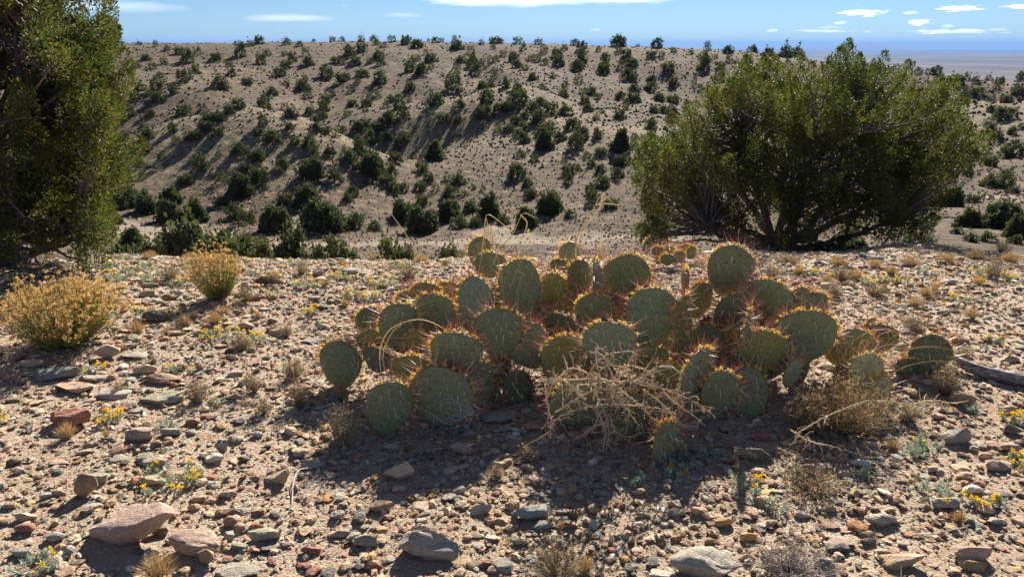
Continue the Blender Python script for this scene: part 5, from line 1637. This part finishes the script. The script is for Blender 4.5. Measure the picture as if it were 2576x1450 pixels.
thorny('tangled dead thorny branch arching in front of the cactus pads', (1545, 1100), 2.30,
       [S((60, 940), (110, 855), (320, 840), (440, 855), (560, 850), (700, 890), (830, 940), (940, 1000), (1010, 1060)),
        S((320, 870), (300, 800), (370, 715), (460, 690), (540, 680)), S((325, 860), (345, 960), (390, 1050), (402, 1150), (392, 1260), (440, 1330), (480, 1410)),
        S((100, 1030), (200, 965), (320, 900)), S((60, 1110), (130, 1050), (260, 1000), (420, 985), (560, 990), (700, 1010), (790, 1060)),
        S((345, 1030), (385, 1130), (375, 1220), (372, 1330), (385, 1390)), S((412, 1060), (440, 1130), (500, 1165), (570, 1155)),
        S((300, 840), (270, 800), (180, 780), (100, 850)), S((440, 855), (500, 790), (530, 720), (560, 700)), S((560, 850), (640, 800), (700, 770), (790, 790), (810, 850), (760, 930)),
        S((390, 1080), (300, 1120), (230, 1180)), S((400, 1265), (320, 1290), (230, 1260)), S((40, 870), (60, 1000), (80, 1110), (30, 1160), (-60, 1210)),
        S((420, 980), (440, 900), (450, 860)), S((430, 870), (520, 940), (600, 1010), (660, 1080), (680, 1140)), S((360, 890), (350, 800), (400, 760), (420, 700)),
        S((600, 900), (680, 960), (760, 1040), (780, 1100)), S((700, 890), (760, 960), (830, 1010), (900, 1060), (930, 1090))] + [wild() for _ in range(8)], 31)
thorny('low thorny stems trailing over the shaded soil right of the cactus', (2100, 1150), 2.25,
       [S((1360, 1230), (1480, 1280), (1600, 1300), (1760, 1260)), S((1480, 1140), (1620, 1060), (1760, 1000), (1900, 960), (2100, 980)), S((1050, 1290), (1100, 1310), (1180, 1300)),
        S((1090, 1370), (1110, 1290), (1130, 1220)), S((1440, 1130), (1540, 1190), (1700, 1230), (1900, 1290)), S((1660, 900, .3), (1760, 1000, .2), (1850, 1100, .1)), S((1960, 1010, .3), (2100, 990, .3), (2230, 960, .3), (2380, 980, .3))], 33, rad=.0030, twigs=1.2)

def sticks(name, label, cat, foot, dist, strokes, col, rad, seed, mat='twig'):
    return arcs(name, label, cat, foot, dist, strokes, col, rad, mat, seed)
sticks('dead_twigs', 'fan of fine silvery dead twigs lying against the front left pads', 'twigs', (1150, 1045), 2.42,
       [[Z5(*q) for q in pl] for pl in
        [[(1180, 1270), (1100, 1230), (990, 1190), (930, 1200)], [(1180, 1275), (1080, 1270), (980, 1250), (900, 1190)], [(1180, 1280), (1060, 1300), (960, 1340), (880, 1290), (860, 1240)],
         [(1175, 1260), (1120, 1210), (1060, 1190), (975, 1160)], [(1180, 1285), (1090, 1330), (1000, 1350), (930, 1400)], [(1170, 1290), (1090, 1310), (1010, 1300), (950, 1270), (880, 1220)],
         [(1160, 1265), (1100, 1260), (1040, 1225), (960, 1215)], [(1175, 1300), (1150, 1360), (1120, 1400)], [(1185, 1290), (1215, 1340), (1225, 1380), (1200, 1410)], [(1100, 1330), (1000, 1370), (900, 1310), (855, 1320)]]],
       (.46, .43, .42), .0011, 51)
def gstick(label, pts, rad, col, seed, name='stick', mat='twig'):
    P_ = [ground_hit(*q) for q in pts]
    P_ = [p + np.array([0, 0, rad * 1.3 + .012 * (0 < k < len(P_) - 1)]) for k, p in enumerate(P_)]
    pth = smooth_path(P_, 26)
    b = Bag()
    r_ = np.random.default_rng(seed)
    pth = pth + r_.normal(size=pth.shape) * rad * .15
    tube(b, pth, np.linspace(rad, rad * .5, len(pth)), 7, col=col)
    o = b.obj(name, [MAT[mat]], None, P_[0], smooth=True)
    o.location = tuple(P_[0])
    return tag(o, label, 'stick')
gstick('long thin curved tan twig on the gravel left of the cactus', [(404, 1013), (424, 1031), (480, 1037), (560, 1036), (616, 1018), (672, 1003)], .0028, (.42, .32, .22), 1)
gstick('bleached grey hooked twig between two tan wedge rocks', [(795, 1178), (756, 1190), (740, 1220), (735, 1265)], .0032, (.50, .47, .44), 2)
gstick('thin straight straw on soil below the cactus', [(985, 1294), (1010, 1293), (1040, 1294)], .0016, (.5, .38, .24), 3)
gstick('crooked dark twig in the cactus shadow', [(1066, 1170), (1090, 1200), (1108, 1220), (1125, 1175)], .0022, (.25, .2, .17), 4)
gstick('pale bent twig by the lower right gravel', [(2290, 1345), (2340, 1350), (2420, 1335), (2435, 1320)], .0020, (.48, .42, .36), 5)
gstick('slender grey twig crossing the shaded soil', [(1760, 1232), (1800, 1226), (1845, 1222)], .002, (.4, .36, .34), 6)
gstick('long straw stem lying diagonally on right gravel', [(2290, 1150), (2360, 1180), (2440, 1210), (2500, 1240)], .0016, (.55, .44, .28), 7)
gstick('short pale twig between lower left stones', [(440, 1255), (452, 1225), (458, 1210)], .0022, (.5, .42, .34), 8)
gstick('thin brown twig near the bottom banded rock', [(820, 1405), (860, 1380), (900, 1350)], .0018, (.3, .24, .19), 9)

# weathered log on the right
p0, p1, p2 = ground_hit(2388, 922), ground_hit(2470, 948), ground_hit(2660, 985)
up_ = np.array([0, 0, .03])
pth = smooth_path([p0 + up_ + [0, 0, .02], p1 + up_, p2 + up_], 30)
root = thing('weathered_log', 'grey weathered driftwood log lying at the right edge beyond the cactus', 'log', p1)
b = Bag()
r_ = np.random.default_rng(5)
for k in range(6):
    a = k / 6 * 6.28
    off = np.stack([np.zeros(len(pth)), np.cos(a + np.linspace(0, 1.6, len(pth))), np.sin(a + np.linspace(0, 1.6, len(pth)))], -1) * .013
    tube(b, pth + off + r_.normal(size=pth.shape) * .001, np.linspace(.011, .021, len(pth)), 8, col=(1, 1, 1))
b.obj('trunk_wood', [MAT['wood']], root, p1, smooth=True)
q_ = ground_hit(2362, 905)
sb_ = Bag()
tube(sb_, smooth_path([q_ + [0, 0, -.01], q_ + [.004, 0, .05], q_ + [-.006, 0, .11], q_ + [.004, 0, .135]], 12), [.009, .011, .012, .013, .012, .011, .012, .012, .010, .008, .006, .003][:len(smooth_path([q_, q_, q_, q_], 12))], 8, col=(.6, .6, .62))
so = sb_.obj('wood_stub', [MAT['twig']], None, q_, smooth=True); so.location = tuple(q_)
tag(so, 'upright bleached wood stub standing between the right pads and the log', 'wood stub')

# ---- litter and thin straw that nobody could count
n = 5200
r_ = np.random.default_rng(404)
rr = 1.2 + 5.6 * r_.random(n) ** .8; aa = r_.uniform(-RAD(42), RAD(42), n)
x, y = rr * np.sin(aa), rr * np.cos(aa)
dens = vnoise(x * 1.6, y * 1.6, 61) + .5 * (x > 1.2) + .25 * (y > 3.4) + r_.uniform(-.5, .5, n)
k_ = dens > .05
x, y = x[k_], y[k_]; n = len(x)
z = terrain(x, y)
ln = r_.uniform(.02, .09, n); a = r_.random(n) * 6.28
b0 = np.stack([x, y, z + .004], -1)
tp = b0 + np.stack([np.cos(a) * ln, np.sin(a) * ln, r_.uniform(.0, .5, n) ** 1.5 * ln], -1)
b = Bag()
hairs(b, b0, tp, .0009, np.array((.58, .45, .28)) * r_.uniform(.45, 1.25, (n, 1)))
b.obj('straw_litter', [MAT['dry']], kind='stuff')
# low grass and weed speckle at the far rim of the gravel
n = 1900
rr = r_.uniform(3.8, 8.5, n); aa = r_.uniform(-RAD(44), RAD(44), n)
x, y = rr * np.sin(aa), rr * np.cos(aa)
z = terrain(x, y)
bb = Bag()
for k in range(n):
    m_ = 12
    a = r_.random(m_) * 6.28
    s = r_.uniform(.012, .04) * (1 + max(0, y[k] - 4.5) * .35)
    b0 = np.array([x[k], y[k], z[k]])
    tp = b0 + np.stack([np.cos(a) * s * .8, np.sin(a) * s * .8, r_.uniform(.4, 1.1, m_) * s], -1)
    c = [(.55, .43, .25), (.30, .33, .25), (.36, .28, .18)][r_.integers(3)]
    hairs(bb, np.repeat(b0[None], m_, 0), tp, .0014, np.array(c) * r_.uniform(.7, 1.2, (m_, 1)))
bb.obj('low_weeds', [MAT['dry']], kind='stuff')
# ------------------------------------------------------------------ the air
m, t, out = new_mat('haze_air')
vol = N(t, 'ShaderNodeVolumePrincipled')
vol.inputs['Color'].default_value = (.20, .40, .82, 1)
vol.inputs['Density'].default_value = 3.2e-5
vol.inputs['Anisotropy'].default_value = 0.0
t.links.new(vol.outputs[0], out.inputs['Volume'])
hx = 60000.0
zlo, zhi = -420.0, 340.0
hv = np.array([(x, y, z) for z in (zlo, zhi) for y in (-hx, hx) for x in (-hx, hx)], float)
hf = np.array([(0, 2, 3, 1), (4, 5, 7, 6), (0, 1, 5, 4), (2, 6, 7, 3), (0, 4, 6, 2), (1, 3, 7, 5)])
build('haze', hv, hf, [m], kind='stuff')
